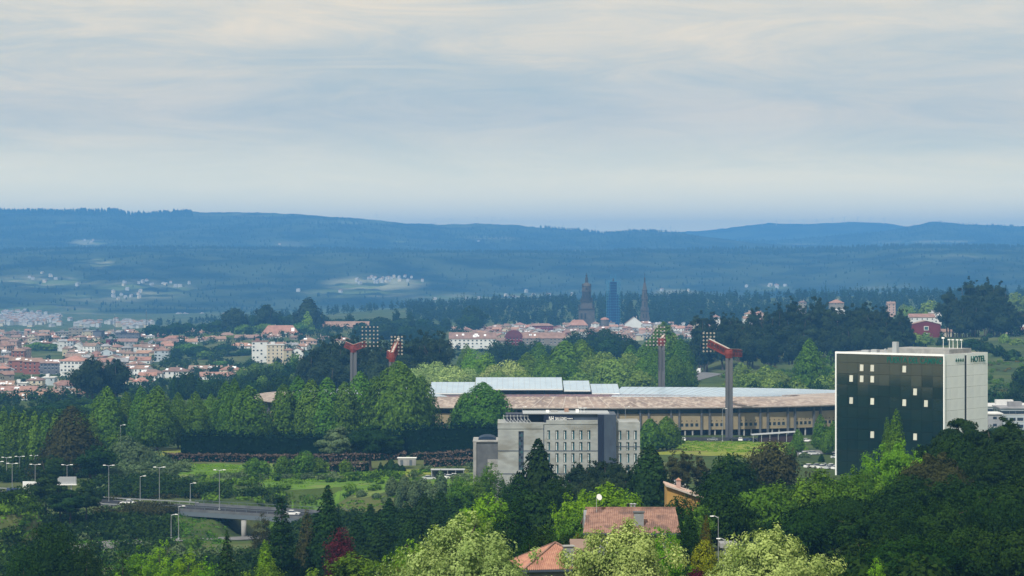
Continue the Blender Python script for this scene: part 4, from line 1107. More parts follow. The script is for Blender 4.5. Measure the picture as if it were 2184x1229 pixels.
B(500, 540, 727, 2650, 'dark grey', 'brown tile', 'gable', 'dark walled brown roofed row left of the broad hip roof', cat='building')
B(944, 972, 702, 3050, 'white', 'brown tile', 'hip', 'small white house with brown pyramid roof right of the dark grove')
B(958, 1058, 723, 2470, 'white', 'brown tile', 'gable', 'long white terrace with rows of windows behind the light trees', cat='apartment block', lights=7, base=-92, rise=6)
B(1060, 1108, 727, 2650, 'stone', 'brown tile', 'gable', 'brown roofed stone block behind the dark green trees', cat='building')
B(1078, 1114, 719, 2600, 'dark red', 'dark red', 'vault', 'dark red barrel roofed hall in the cathedral quarter', cat='hall', rise=7)
B(1112, 1205, 722, 2700, 'stone', 'terracotta', 'gable', 'long terracotta roofed block left of the cathedral', cat='building', lights=3, rise=6)
B(1097, 1120, 693, 3250, 'white', 'terracotta', 'hip', 'white house with terracotta roof and bright chimney left of the cathedral')
B(1130, 1180, 695, 3200, 'dark red', 'terracotta', 'hip', 'rust red roofed building with gabled attics left of the cathedral', cat='building')
B(1212, 1254, 694, 3300, 'stone', 'orange tile', 'hip', 'stone church nave with orange roof at the foot of the bell tower', cat='church', rise=7)
B(1200, 1260, 708, 3150, 'white', 'terracotta', 'hip', 'white walled building under the church nave', cat='building')
B(1333, 1372, 691, 3250, 'white', 'brown tile', 'gable_front', 'large white gable wall beside the slim spire', cat='building', rise=9, windows=False)
B(1360, 1392, 690, 3300, 'stone', 'terracotta', 'hip', 'stone house with terracotta roof at the foot of the slim spire', lights=2)
B(1771, 1800, 646, 3050, 'stone', 'orange tile', 'hip', 'house with pale orange pyramid roof above the dark eucalyptus', depth=16, base=-60, rise=4)
B(1780, 1802, 662, 2800, 'white', 'pale', 'hip', 'white house showing between the dark eucalyptus tops', base=-75)
B(1586, 1606, 680, 2700, 'white', 'terracotta', 'gable', 'white house at the left end of the dark eucalyptus wood', base=-82)
B(1705, 1720, 645, 3300, 'stone', 'brown tile', 'hip', 'narrow stone building behind the eucalyptus wood', base=-80)
B(1893, 1910, 648, 3000, 'pink', 'terracotta', 'gable', 'tiny pink roofed house above the right of the eucalyptus wood', base=-68)
B(1940, 1994, 677, 2280, 'white', 'terracotta', 'gable', 'white block with small windows behind the dark red gabled house', cat='apartment block', base=-66)
B(1985, 2008, 668, 2330, 'white', 'pale', 'flat', 'white stair tower beside the white block at upper right', cat='building', base=-66)
B(1945, 2006, 692, 2080, 'dark red', 'terracotta', 'gable_front', 'dark red gabled house with two pale windows', rise=2.8, base=-68, windows=False, chim=0)
B(2007, 2030, 708, 2090, 'cream', 'terracotta', 'gable', 'cream annex right of the dark red gabled house', base=-68)
B(2032, 2060, 705, 2180, 'white', 'terracotta', 'hip', 'white house behind the first tall eucalyptus trunks', base=-66)
B(2062, 2100, 706, 2250, 'pale blue', 'terracotta', 'hip', 'pale blue house seen through the eucalyptus trunks', base=-66)
B(2110, 2150, 662, 2350, 'pink', 'terracotta', 'hip', 'pink house behind the right eucalyptus crowns', base=-64)
B(2176, 2230, 674, 2250, 'white', 'terracotta', 'gable', 'white house with brown roof cut by the right edge', base=-64)
B(2150, 2172, 704, 2100, 'cream', 'terracotta', 'hip', 'cream house right of the eucalyptus', base=-65)
B(2170, 2230, 706, 2050, 'beige', 'orange tile', 'gable', 'beige house with orange roof low at the right edge', base=-65)
for px_, py_ in ((1973, 694), (1973, 708)):
    pass
# filler rows of houses: every one a thing of its own
words = ['first','second','third','fourth','fifth','sixth','seventh','eighth','ninth','tenth','eleventh','twelfth','thirteenth','fourteenth','fifteenth','sixteenth','seventeenth','eighteenth','nineteenth','twentieth','twenty-first','twenty-second','twenty-third','twenty-fourth','twenty-fifth','twenty-sixth','twenty-seventh','twenty-eighth','twenty-ninth','thirtieth']
def ordn(i): return words[i] if i < len(words) else str(i+1)+'th'
rr = random.Random(5)
def row(xa, xb, d, eave, where, group, skip=(), wr=(16, 34), jit=4, tall=.15):
    x = xa; i = 0
    while x < xb:
        w = rr.uniform(*wr)*2600/d
        if any(a < x + w/2 < b for a, b in skip): x += w*.6; continue
        wall = rr.choice(['white','white','cream','white','grey','beige','pink','stone','pale blue','cream','brick red'])
        rc = rr.choice(['terracotta','orange tile','brown tile','terracotta','brown tile','orange tile','terracotta','grey'])
        kd = rr.choice(['hip','hip','gable','gable','gable_front','flat']); 
        e = eave + rr.uniform(-jit, jit) - (4 if rr.random() < tall else 0)
        dd = d*rr.uniform(.985, 1.015)
        building(x, x+w, e, dd, wall, rc, kd, rr.uniform(10, 18), rr.uniform(-.35, .35), f'{wall} house, {rc} roof, {ordn(i)} in {where}', group, 'house', lights=rr.choice([0, 0, 1, 2]), chim=rr.choice([0, 1, 1, 2]))
        x += w*rr.uniform(.82, 1.2); i += 1
G1, G2 = 'houses of the left city', 'houses of the cathedral quarter'
LEFT_ROWS = [(3450,709,2,[(120,216)],270),(3150,715,3,[(118,216)],345),(2900,722,3,[(215,300),(345,400)],480),(2650,732,4,[(225,295)],470),(2450,742,4,[(50,135),(147,180)],350),
 (2320,752,4,[(55,140)],330),(2200,765,4,[(15,135)],262),(2120,776,3,[(15,205)],290),(2030,788,3,[(15,205)],296),(1950,801,3,[(25,190),(262,300)],300),(1850,816,3,[(-40,190)],300),(1800,826,2,[(-40,140)],175),(1700,845,2,[(-40,112)],175),(1670,853,2,[(-40,115)],160)]
for q, (d_, e_, j_, sk, xb) in enumerate(LEFT_ROWS):
    row(-30, xb, d_, e_, f'the {ordn(q)} left city row from the top', G1, skip=sk, jit=j_, wr=(15, 30))
row(540, 655, 2620, 729, 'the top row behind the balcony block', G1, jit=2, wr=(14, 24))
row(548, 655, 2420, 737, 'the low row behind the balcony block', G1, jit=3, wr=(14, 24))
row(430, 560, 2950, 715, 'the row below the grass slope', G1, jit=2)
for q, (d_, e_, j_, sk, xa, xb) in enumerate([(3350,696,4,[],1040,1215),(3200,700,3,[],985,1215),(3050,705,3,[],965,1215),(2920,711,3,[(1075,1115)],975,1215),(2800,717,2,[(1075,1115)],1000,1215)]):
    row(xa, xb, d_, e_, f'the {ordn(q)} row left of the bell tower', G2, skip=sk, jit=j_, wr=(12, 25))
for q, (d_, e_, j_, sk, xa, xb) in enumerate([(3400,694,4,[(1330,1378)],1262,1500),(3270,698,3,[(1333,1372)],1258,1505),(3130,703,3,[],1255,1510),(3000,709,3,[],1270,1505),(2850,715,2,[],1290,1500),(2700,724,2,[],1420,1500)]):
    row(xa, xb, d_, e_, f'the {ordn(q)} row right of the bell tower', G2, skip=sk, jit=j_, wr=(12, 24))
row(1590, 1620, 2800, 672, 'the row seen through the eucalyptus wood', G2, jit=3)
for i, (px_, py_) in enumerate(((1480, 690), (1520, 676), (1540, 684), (1562, 690))):
    building(px_, px_+16, py_, 2900, 'white' if i % 2 else 'cream', 'terracotta', 'hip', 12, 0, f'{"white" if i % 2 else "cream"} house behind the left eucalyptus trunks, {ordn(i)} from left', G2, 'house', base=-92)
# three tall thin masts over the left city
for px_, pt, d_, lab in ((12, 682, 3300, 'thin dark mast at the left edge of the city skyline'), (245, 674, 3200, 'thin lattice mast above the dark red city building'), (312, 665, 3300, 'tallest thin green mast over the left city skyline')):
    p = P(px_, pt, d_); z0 = ground(p.x, d_)
    root = empty('radio_mast', (p.x, d_, z0)); tag(root, lab, 'radio mast')
    mb = MB(); H = p.z-z0
    for a in range(3):
        an_ = a*2.094; mb.bar((1.1*math.cos(an_), 1.1*math.sin(an_), 0), (.35*math.cos(an_), .35*math.sin(an_), H), .3)
    for i in range(10):
        z = H*i/10; q = 1.1-.75*i/10; z2 = H*(i+1)/10; q2 = 1.1-.75*(i+1)/10
        for a in range(3):
            a0 = a*2.094; a1 = (a+1)*2.094; mb.bar((q*math.cos(a0), q*math.sin(a0), z), (q2*math.cos(a1), q2*math.sin(a1), z2), .18)
    mb.build('lattice', m_steel_b, root); MB().bar((0, 0, H), (0, 0, H+3), .2).build('aerial', m_galv, root)

# ------------------------------------------------------------------ cathedral towers
m_stone = surf('granite', (0.105, 0.092, 0.078), (0.07, 0.062, 0.055), scale=0.25, rough=0.95, detail=7)
m_stone_d = surf('dark_granite', (0.05, 0.046, 0.042), (0.032, 0.03, 0.029), scale=0.3, rough=0.95)
def tower(px, d, label, stages, name='bell_tower'):
    """stages: (py bottom, py top, half width bottom px, half width top px, sides, part name, mat)"""
    k = d/F; z0 = ground(X(px, d), d); root = empty(name, (X(px, d), d, z0)); tag(root, label, 'church tower')
    for pb, pt, wb, wt, n, nm, mt in stages:
        zb = Z(pb, d)-z0; zt = Z(pt, d)-z0; f = 1.414 if n == 4 else 1.05
        MB().lathe([(wb*k*f, zb), (wt*k*f, zt)], n, rot=math.pi/n).build(nm, mt, root)
    return root, k, z0
t, k, z0 = tower(1251, 3430, 'tallest granite bell tower with domed belfry and cross', [
    (720, 660, 16.5, 16.5, 4, 'base', m_stone), (660, 658, 18, 18, 4, 'cornice', m_stone_d), (658, 644, 12.5, 12, 4, 'clock_stage', m_stone), (644, 642, 13.5, 13.5, 4, 'cornice', m_stone_d),
    (642, 622, 10, 9.5, 8, 'belfry', m_stone_d), (622, 620, 11, 11, 8, 'cornice', m_stone), (620, 612, 9.5, 10, 8, 'drum', m_stone), (612, 610, 10.5, 10, 8, 'cornice', m_stone_d),
    (610, 606, 9.5, 7.5, 8, 'dome', m_stone), (606, 603, 7.5, 3.8, 8, 'dome', m_stone), (603, 594, 3.2, 2.8, 8, 'lantern', m_stone_d), (594, 590, 3.2, 1, 8, 'lantern_cap', m_stone_d)])
def opening(root, z0, px, pxa, pxb, pt, pb, d, yoff, mat=None):
    return MB().box(X(pxa, d)-X(px, d), X(pxb, d)-X(px, d), yoff-.3, yoff, Z(pb, d)-z0, Z(pt, d)-z0).build('bell_opening', mat or m_black, root)
yf = -16.5*k
opening(t, z0, 1251, 1238, 1242, 668, 680, 3430, yf); opening(t, z0, 1251, 1246, 1250, 668, 680, 3430, yf)
for a, b in ((1243, 1245.5), (1249.5, 1252.5), (1256.5, 1259)): opening(t, z0, 1251, a, b, 626, 636, 3430, -9.7*k)
opening(t, z0, 1251, 1249, 1253, 613.5, 619, 3430, -9.5*k)
MB().lathe([(.9, 0), (1.2, 1.2), (.9, 2.4), (.15, 2.6)], 8, c=(0, 0, Z(590, 3430)-z0)).build('finial', m_stone_d, t)
mb = MB(); mb.bar((0, 0, Z(589, 3430)-z0), (0, 0, Z(581.5, 3430)-z0), .35); mb.bar((-1.2, 0, Z(584, 3430)-z0), (1.2, 0, Z(584, 3430)-z0), .3); mb.build('cross', m_black, t)
for sx in (-1, 1):
    for (py_, q, r_) in ((658, 15.5, 9), (642, 11.5, 7), (610, 8.5, 5)):
        for sy in (-1, 1): MB().lathe([(.9, 0), (.7, r_*k*.55), (1.0, r_*k*.6), (.1, r_*k)], 6, c=(sx*q*k, sy*q*k, Z(py_, 3430)-z0)).build('pinnacle', m_stone_d, t)
t2, k, z0 = tower(1375, 3450, 'slim tapering granite spire tower right of the scaffolded one', [
    (710, 684, 10.5, 10, 4, 'base', m_stone), (684, 682.5, 11.5, 11.5, 4, 'cornice', m_stone_d), (682.5, 664, 8.6, 8.2, 4, 'belfry', m_stone), (664, 662.5, 9.3, 9.3, 4, 'cornice', m_stone_d), (662.5, 640, 7, 6.2, 8, 'upper_stage', m_stone), (640, 638.8, 7.2, 7.2, 8, 'cornice', m_stone_d),
    (638.8, 620, 5.6, 5.2, 8, 'drum', m_stone), (620, 618.8, 6.2, 6.2, 8, 'cornice', m_stone_d), (618.8, 603, 5, 2.2, 8, 'spire', m_stone), (603, 596, 1.8, 1.4, 8, 'lantern', m_stone_d), (596, 591, 1.9, .5, 8, 'lantern_cap', m_stone_d)])
for a, b in ((1370.5, 1373), (1377, 1379.5)): opening(t2, z0, 1375, a, b, 669, 678, 3450, -8.5*k)
opening(t2, z0, 1375, 1373.8, 1376.2, 644, 655, 3450, -6.5*k); opening(t2, z0, 1375, 1374, 1376, 625, 635, 3450, -5.2*k)
mb = MB(); mb.bar((0, 0, Z(591, 3450)-z0), (0, 0, Z(582, 3450)-z0), .35); mb.bar((-1, 0, Z(585.5, 3450)-z0), (1, 0, Z(585.5, 3450)-z0), .3); mb.build('cross', m_black, t2)
for sx in (-1, 1):
    for (py_, q) in ((682.5, 9.5), (662.5, 7.5), (638.8, 5.6)):
        for sy in (-1, 1): MB().lathe([(.7, 0), (.5, 3), (.1, 5)], 6, c=(sx*q*k, sy*q*k, Z(py_, 3450)-z0)).build('pinnacle', m_stone, t2)
t3, k, z0 = tower(1308, 3440, 'middle church tower wrapped in blue scaffolding and netting', [
    (710, 650, 8.5, 8, 4, 'base', m_stone_d), (650, 622, 7, 6.5, 8, 'belfry', m_stone_d), (622, 604, 6, 3.2, 8, 'dome', m_stone_d), (604, 594, 2.4, 1.2, 8, 'lantern', m_stone_d)])
m_net = surf('blue_netting', (0.003, 0.024, 0.09), (0.005, 0.038, 0.14), scale=0.25, rough=0.8)
m_scaf = surf('blue_scaffold', (0.04, 0.20, 0.36), rough=0.6)
def zz(py): return Z(py, 3440)-z0
mb = MB()
for lv, hwx in ((range(0, 17), 14),):
    ys = [692 - i*5.7 for i in lv]
    for i, py_ in enumerate(ys):
        for sy in (-1, 1): mb.bar((-hwx*k, sy*hwx*k, zz(py_)), (hwx*k, sy*hwx*k, zz(py_)), .3)
        for sx in (-1, 1): mb.bar((sx*hwx*k, -hwx*k, zz(py_)), (sx*hwx*k, hwx*k, zz(py_)), .3)
    for xx in (-14, -10.5, -7, 7, 10.5, 14):
        for sy in (-1, 1): mb.bar((xx*k, sy*hwx*k, zz(705)), (xx*k, sy*hwx*k, zz(598 if abs(xx) > 7 else 600)), .3)
for i in range(4):
    py_ = 600-i*4.5
    for sy in (-1, 1): mb.bar((-5.5*k, sy*5*k, zz(py_)), (5.5*k, sy*5*k, zz(py_)), .28)
for sx in (-5.5, 5.5):
    for sy in (-1, 1): mb.bar((sx*k, sy*5*k, zz(605)), (sx*k, sy*5*k, zz(584)), .25)
mb.build('scaffolding', m_scaf, t3)
for (a, b, pb, pt) in ((-10.5, 10.5, 705, 628), (-7.5, 7.5, 628, 601), (-13.6, -9.9, 705, 640), (10, 13.4, 705, 655)):
    MB().box(a*k, b*k, -min(13, abs(b)+3)*k, min(13, abs(b)+3)*k, zz(pb), zz(pt)).build('netting', m_net, t3)
dr = empty('round_tower', (X(1290, 3380), 3380, ground(X(1290, 3380), 3380))); tag(dr, 'squat round stone tower with a pale conical tiled roof beside the scaffolding', 'tower')
z0 = dr.location.z; k = 3380/F
MB().lathe([(9*k, 0), (9*k, Z(682, 3380)-z0)], 14).build('wall', m_stone, dr, True); MB().lathe([(10*k, Z(682, 3380)-z0), (8*k, Z(679.5, 3380)-z0), (2*k, Z(677, 3380)-z0)], 14).build('roof', RF['orange tile'], dr)

# ------------------------------------------------------------------ trees: leaf-sized faces spread through each crown
def profile(kind, t):
    if kind == 'poplar': return np.clip(1-t**1.9, 0, 1)**0.66*np.clip(t/.22+.25, 0, 1)**.5
    if kind in ('round', 'loose'): return np.sin(np.pi*np.clip(t*.92+.06, 0, 1)**0.85)**0.55
    if kind == 'column': return np.sin(np.pi*np.clip(t, 0.0, 1)**0.62)**0.5
    if kind == 'cone': return np.clip(1-t*.97, 0, 1)**0.7*np.clip(t/.06+.3, 0, 1)**.5
    if kind == 'spruce': return (np.clip(1-t*.97, 0, 1)**0.8)*(0.78+.22*(1-(t*9) % 1))
    if kind == 'shrub': return np.sqrt(np.clip(1-t*t, 0, 1))
    if kind == 'euca': return np.sin(np.pi*np.clip(t, 0, 1)**0.75)**0.45
    if kind == 'pine': return np.sin(np.pi*np.clip(t*.8+.2, 0, 1))**0.5
    return np.ones_like(t)
SPEC = { 'loose': (.04, 230, .22, 1.15),  # crown base, clumps, clump radius (of half width), vertical squash, inner share
 'poplar': (.06, 240, .21, 1.3), 'round': (.10, 120, .32, 1.0), 'column': (.03, 60, .55, 1.6), 'cone': (.02, 150, .34, 1.0), 'spruce': (.02, 220, .28, .7),
 'shrub': (.0, 60, .36, .9), 'euca': (.22, 70, .34, .9), 'pine': (.45, 46, .36, .45)}
CROWNS = {}
def crown_mesh(kind, var, n, leaf, aspect):
    """unit tree: height 1, width 1; aspect = height/width so that leaf faces come out roughly square"""
    key = (kind, var, n, round(leaf, 4), round(aspect, 1))
    if key in CROWNS: return CROWNS[key]
    g_ = np.random.default_rng(hash((kind, var)) % 1 + var*101 + len(kind)*977 + ord(kind[0])*13 + ord(kind[-1]))
    zb, M, rc, sq = SPEC[kind]
    tt = []
    while len(tt) < M:
        t = g_.random(); 
        if g_.random() < profile(kind, np.array([t]))[0]**1.2 + .05: tt.append(t)
    tt = np.array(tt); r = profile(kind, tt)*0.5
    az = g_.random(M)*2*np.pi; rf = g_.random(M)**0.36
    lobes = 1 + .16*np.sin(az*3 + g_.random()*6) + .10*np.sin(az*5 + tt*9)
    irr = {'loose': .55, 'euca': .3, 'pine': .3, 'round': .36, 'shrub': .3}.get(kind, .10)
    crad = rc*.5*(.65 + .7*g_.random(M))*np.clip(r/.5, .35, 1)
    cr = np.clip(r*lobes*rf*(1 + irr*(g_.random(M)-.5)*2) - crad*.5, 0, None)
    cx = cr*np.cos(az); cy = cr*np.sin(az); cz = zb + (1-zb)*tt*(1 - crad/aspect*.7)
    ct = g_.random(M)
    k = g_.choice(M, n, p=crad**2/np.sum(crad**2))
    u = g_.normal(size=(n, 3)); u /= np.linalg.norm(u, axis=1)[:, None]
    rr_ = g_.random(n)**(1/2.2)
    sc = np.stack([crad[k], crad[k], crad[k]*sq], 1)
    p = np.stack([cx[k], cy[k], 0*cx[k]], 1) + u*rr_[:, None]*sc
    z = cz[k]*aspect + (u[:, 2]*rr_*crad[k]*sq)
    ns = int(n*{'poplar': .72, 'round': .16, 'cone': .36, 'spruce': .28, 'column': .55, 'shrub': .16}.get(kind, 0))
    if ns:   # leaves of the outer mantle, which give the crown its outline
        tq = g_.random(ns*4); pr = profile(kind, tq); keep = np.where(g_.random(ns*4) < pr + .12)[0][:ns]; ns = len(keep); tq = tq[keep]; pr = pr[keep]
        aq = g_.random(ns)*2*np.pi
        amp = 2.2 if kind in ('round', 'shrub') else 1.35
        bump = 1 - (.06 if amp > 2 else .02) + amp*.22*(vnoise(aq*1.9+var*7, tq*5, var) - .5) + amp*.22*(vnoise(aq*5.1, tq*15, var+5) - .5) + .10*np.sin(aq*3+var)
        rq = pr*.5*bump*(1 - .35*g_.random(ns)**2.2)
        p[:ns, 0] = rq*np.cos(aq); p[:ns, 1] = rq*np.sin(aq); z[:ns] = (zb + (1-zb)*tq*(.97+.04*g_.random(ns)))*aspect
        k[:ns] = ((vnoise(aq*3.3, tq*11, var+9)*M).astype(int)) % M
        u[:ns] = np.stack([np.cos(aq), np.sin(aq), .25+.5*tq], 1)
    z = np.clip(z, .004*aspect, aspect)      # z in width units until the end
    p[:, 2] = z
    out = np.stack([p[:, 0], p[:, 1], (z - aspect*.5)/max(aspect, .8)*.8], 1); out /= np.linalg.norm(out, axis=1)[:, None] + 1e-6
    nn = u*(.62 if kind in ('round', 'loose', 'euca', 'shrub', 'pine') else .36) + out*(.6 if kind in ('round', 'loose', 'euca', 'shrub', 'pine') else .95) + np.array([0, 0, .22]) + g_.normal(size=(n, 3))*.34; nn /= np.linalg.norm(nn, axis=1)[:, None]
    a = np.cross(nn, g_.normal(size=(n, 3))); a /= np.linalg.norm(a, axis=1)[:, None]; b = np.cross(nn, a)
    s = leaf*(.6+.8*g_.random(n))[:, None]
    el = (.55+.35*g_.random(n))[:, None]
    V = np.stack([p - a*s, p - b*s*el, p + a*s, p + b*s*el], 1).reshape(-1, 3)
    V[:, 2] /= aspect
    Fc = np.arange(n*4).reshape(n, 4)
    me = np_mesh('crown_'+kind, V, Fc, m_leaf_default)
    tone = np.clip(ct[k]*.55 + g_.random(n)*.45 + (z/aspect-.5)*.1, 0, 1)
    attr(me, 'tone', tone, 'FACE')
    CROWNS[key] = (me, list(zip(cx, cy, cz))[:10]); return CROWNS[key]
m_bark = surf('bark', (0.09, 0.07, 0.055), (0.05, 0.04, 0.032), scale=2.0, rough=.95)
m_bark_pale = surf('pale_bark', (0.26, 0.23, 0.19), (0.15, 0.13, 0.11), scale=1.5, rough=.95)
TRUNKS = {}
def trunk_mesh(kind, var, aspect, cl):
    key = (kind, var, round(aspect, 1))
    if key in TRUNKS: return TRUNKS[key]
    g_ = random.Random(var*17+len(kind)); mb = MB()
    w = {'euca': .030, 'pine': .03, 'shrub': .02}.get(kind, .030)/1.0
    top = {'cone': .93, 'spruce': .93, 'shrub': .5, 'pine': .86}.get(kind, .8)
    multi = 3 if kind == 'euca' else (2 if kind in ('shrub',) else 1)
    for q in range(multi):
        ox = (q-(multi-1)/2)*.12; lean = ox*1.6
        pts = [(ox, (q % 2)*.05, -.02), (ox+lean*.3+g_.uniform(-.01, .01), g_.uniform(-.01, .01), top*.4), (ox+lean, g_.uniform(-.02, .02), top)]
        mb.tube(pts, [w*1.2, w*.8, w*.25], 6)
    if kind not in ('cone', 'spruce'):
        for (x, y, z) in cl[:7]:
            z0 = max(.08, z*.62) if kind != 'pine' else z*.8
            mb.tube([(0, 0, z0), (x*.6, y*.6, z*.85+z0*.1), (x*.95, y*.95, z)], [w*.45, w*.3, w*.12], 5)
    me = mb.mesh('trunk_'+kind, m_bark); TRUNKS[key] = me; return me
LM = {
 'm_green': leaf_mat('mid_green_leaves', (0.018, 0.055, 0.007), (0.135, 0.245, 0.024)),
 'm_row': leaf_mat('row_tree_leaves', (0.016, 0.055, 0.008), (0.125, 0.245, 0.028), .12),
 'm_bright': leaf_mat('bright_green_leaves', (0.065, 0.145, 0.008), (0.22, 0.40, 0.022), trans=.4),
 'm_pale': leaf_mat('pale_silver_leaves', (0.085, 0.150, 0.028), (0.46, 0.56, 0.20), trans=.3),
 'm_light': leaf_mat('light_green_leaves', (0.07, 0.130, 0.024), (0.23, 0.33, 0.07), trans=.35),
 'm_dark': leaf_mat('dark_green_leaves', (0.004, 0.016, 0.004), (0.030, 0.066, 0.010), trans=.2),
 'm_euca': leaf_mat('eucalyptus_leaves', (0.006, 0.018, 0.010), (0.036, 0.056, 0.022), trans=.15),
 'm_con': leaf_mat('conifer_needles', (0.005, 0.016, 0.006), (0.028, 0.060, 0.012), trans=.1),
 'm_brown': leaf_mat('brownish_leaves', (0.018, 0.022, 0.008), (0.070, 0.072, 0.024), trans=.15),
 'm_grey': leaf_mat('grey_green_leaves', (0.030, 0.060, 0.024), (0.13, 0.19, 0.085), trans=.25),
 'm_purple': leaf_mat('purple_leaves', (0.020, 0.004, 0.008), (0.13, 0.024, 0.042), trans=.3),
 'm_pink': leaf_mat('reddish_hedge_leaves', (0.03, 0.028, 0.018), (0.20, 0.145, 0.12), trans=.3),
 'm_yellow': leaf_mat('yellow_green_leaves', (0.08, 0.11, 0.010), (0.36, 0.34, 0.02), trans=.35),
 'm_orange': leaf_mat('orange_green_leaves', (0.035, 0.045, 0.008), (0.17, 0.14, 0.018), trans=.3),
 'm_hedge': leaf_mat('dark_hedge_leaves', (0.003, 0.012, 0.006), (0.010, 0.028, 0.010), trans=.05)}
m_leaf_default = LM['m_green']
NTREE = 0
KINDN = {'poplar': 'broadleaf_tree', 'round': 'broadleaf_tree', 'loose': 'broadleaf_tree', 'column': 'poplar_tree', 'cone': 'cypress_tree', 'spruce': 'spruce_tree', 'shrub': 'shrub', 'euca': 'eucalyptus_tree', 'pine': 'pine_tree'}
def tree(kind, mat, px, top, d, wpx, label=None, group=None, name=None, cat=None, base=None, dense=1.0, pale=False, zb_=None):
    global NTREE; NTREE += 1
    x = X(px, d); gz = ground(x, d) if base is None else Z(base, d)
    h = max(Z(top, d) - gz, 1.2); w = wpx*{'cone': 1.35, 'spruce': 1.45, 'loose': 1.16, 'poplar': 1.12}.get(kind, 1.06)/F*d; asp = h/w
    size = math.sqrt(wpx*min(wpx*asp, 260))            # how large it shows
    lv = 0 if size > 115 else (1 if size > 60 else (2 if size > 32 else 3))
    n = int((20000, 7500, 3000, 1000)[lv]*dense); leaf = (.0165, .026, .042, .07)[lv]*(1 if asp < 2.2 else 1.1)
    if kind == 'column': n = int(n*.7); leaf *= 1.5
    if lv == 0 and wpx > 175: n = int(n*2.0); leaf *= .70
    asp_q = min([.6, 1.0, 1.5, 2.2, 3.2, 4.5], key=lambda q: abs(math.log(q/asp)))
    var = NTREE % 3 if lv else NTREE % 4
    cm, cl = crown_mesh(kind, var, n, leaf, asp_q)
    tm = trunk_mesh(kind, var, asp_q, cl)
    nm = name or KINDN[kind]
    root = empty(nm, (x, d, gz), random.Random(NTREE).uniform(0, 6.28), (w, w, h))
    tag(root, label, cat or ('shrub' if nm == 'shrub' else 'tree'), group)
    c = link('crown', cm, root); c.material_slots[0].link = 'OBJECT'; c.material_slots[0].material = LM[mat]
    t = link('trunk', tm, root)
    if pale: t.material_slots[0].link = 'OBJECT'; t.material_slots[0].material = m_bark_pale
    return root
def trees(kind, mat, lst, d, tmpl, group=None, **kw):
    """lst of (px, top py, width px[, d]); labelled from left to right"""
    for i, q in enumerate(sorted(lst)):
        tree(kind, mat, q[0], q[1], q[3] if len(q) > 3 else d, q[2], tmpl.format(ordn(i)), group, **kw)

# the long row behind the hedge
trees('poplar', 'm_row', [(228, 824, 78), (268, 835, 52, 1000), (300, 822, 56), (335, 822, 82, 975), (380, 836, 52), (418, 835, 62), (450, 840, 55, 1005), (482, 812, 58), (500, 806, 50, 1010), (530, 822, 92, 975)], 988,
      '{} tree from the left in the tall green row left of the stadium', 'tall green row before the stadium')
trees('poplar', 'm_row', [(606, 818, 76), (636, 802, 78, 1000), (664, 808, 76), (698, 804, 84), (735, 814, 78), (768, 792, 88, 1000), (800, 802, 76, 1005), (850, 770, 150, 985), (897, 800, 80, 1000), (990, 838, 70), (1030, 815, 125), (1065, 832, 70)], 992,
      '{} tree in the green row hiding the stadium wall, from the left', 'tall green row before the stadium')
# trees between left edge and the row
trees('column', 'm_green', [(i*21-14+((i*37) % 9), 872+((i*53) % 26)-(8 if i < 3 else 0), 30, 935+((i*71) % 40)) for i in range(11)], 950, '{} slender tree from the left edge in the dark wood above the highway', 'slender trees left above the highway')
trees('round', 'm_dark', [(10, 888, 60, 1080), (60, 874, 70, 1090), (112, 868, 60, 1100), (160, 862, 70, 1110), (205, 868, 60, 1100), (185, 880, 55, 1040), (30, 905, 50, 1030)], 1080, '{} round dark tree from left below the left city', 'round trees below the left city')
tree('cone', 'm_brown', 152, 866, 875, 130, 'large brownish conifer above the highway at left')
tree('euca', 'm_dark', 110, 968, 845, 80, 'dark ragged tree at the left foot of the brownish conifer')
tree('euca', 'm_dark', 205, 945, 850, 80, 'dark ragged tree at the right foot of the brownish conifer')
trees('pine', 'm_con', [(98, 1000, 78, 735), (150, 1040, 70, 715), (184, 1022, 62, 725), (128, 1030, 70, 722)], 720, '{} pine from left in the clump in front of the highway sign', 'pines before the highway sign', dense=1.3)
tree('shrub', 'm_grey', 270, 928, 905, 80, 'greyish round bush below the left end of the tree row')
tree('shrub', 'm_green', 250, 918, 925, 45, 'small green bush behind the greyish round bush')
trees('shrub', 'm_grey', [(264, 965, 60, 885), (300, 948, 70, 890), (340, 962, 60, 890), (310, 985, 80, 870), (255, 990, 60, 860), (352, 985, 50, 880), (230, 965, 40, 880), (392, 1000, 40, 872)], 880, '{} bramble bush from left on the slope under the greyish bush', 'bramble bushes on the left slope')
trees('round', 'm_dark', [(-15, 872, 60, 1250), (22, 866, 64, 1300), (66, 872, 60, 1280), (104, 860, 64, 1350), (140, 852, 60, 1400), (172, 848, 64, 1420), (210, 850, 60, 1400), (160, 866, 60, 1250), (248, 846, 50, 1380), (290, 838, 50, 1350)], 1300, '{} dark green tree from left along the lower rim of the left city', 'trees along the lower city rim', dense=1.3)
trees('round', 'm_green', [(40, 880, 40, 1200), (128, 872, 44, 1200), (190, 862, 44, 1260), (0, 884, 40, 1180)], 1200, '{} lighter green tree from left below the lower city rim', 'lighter trees below the city rim')
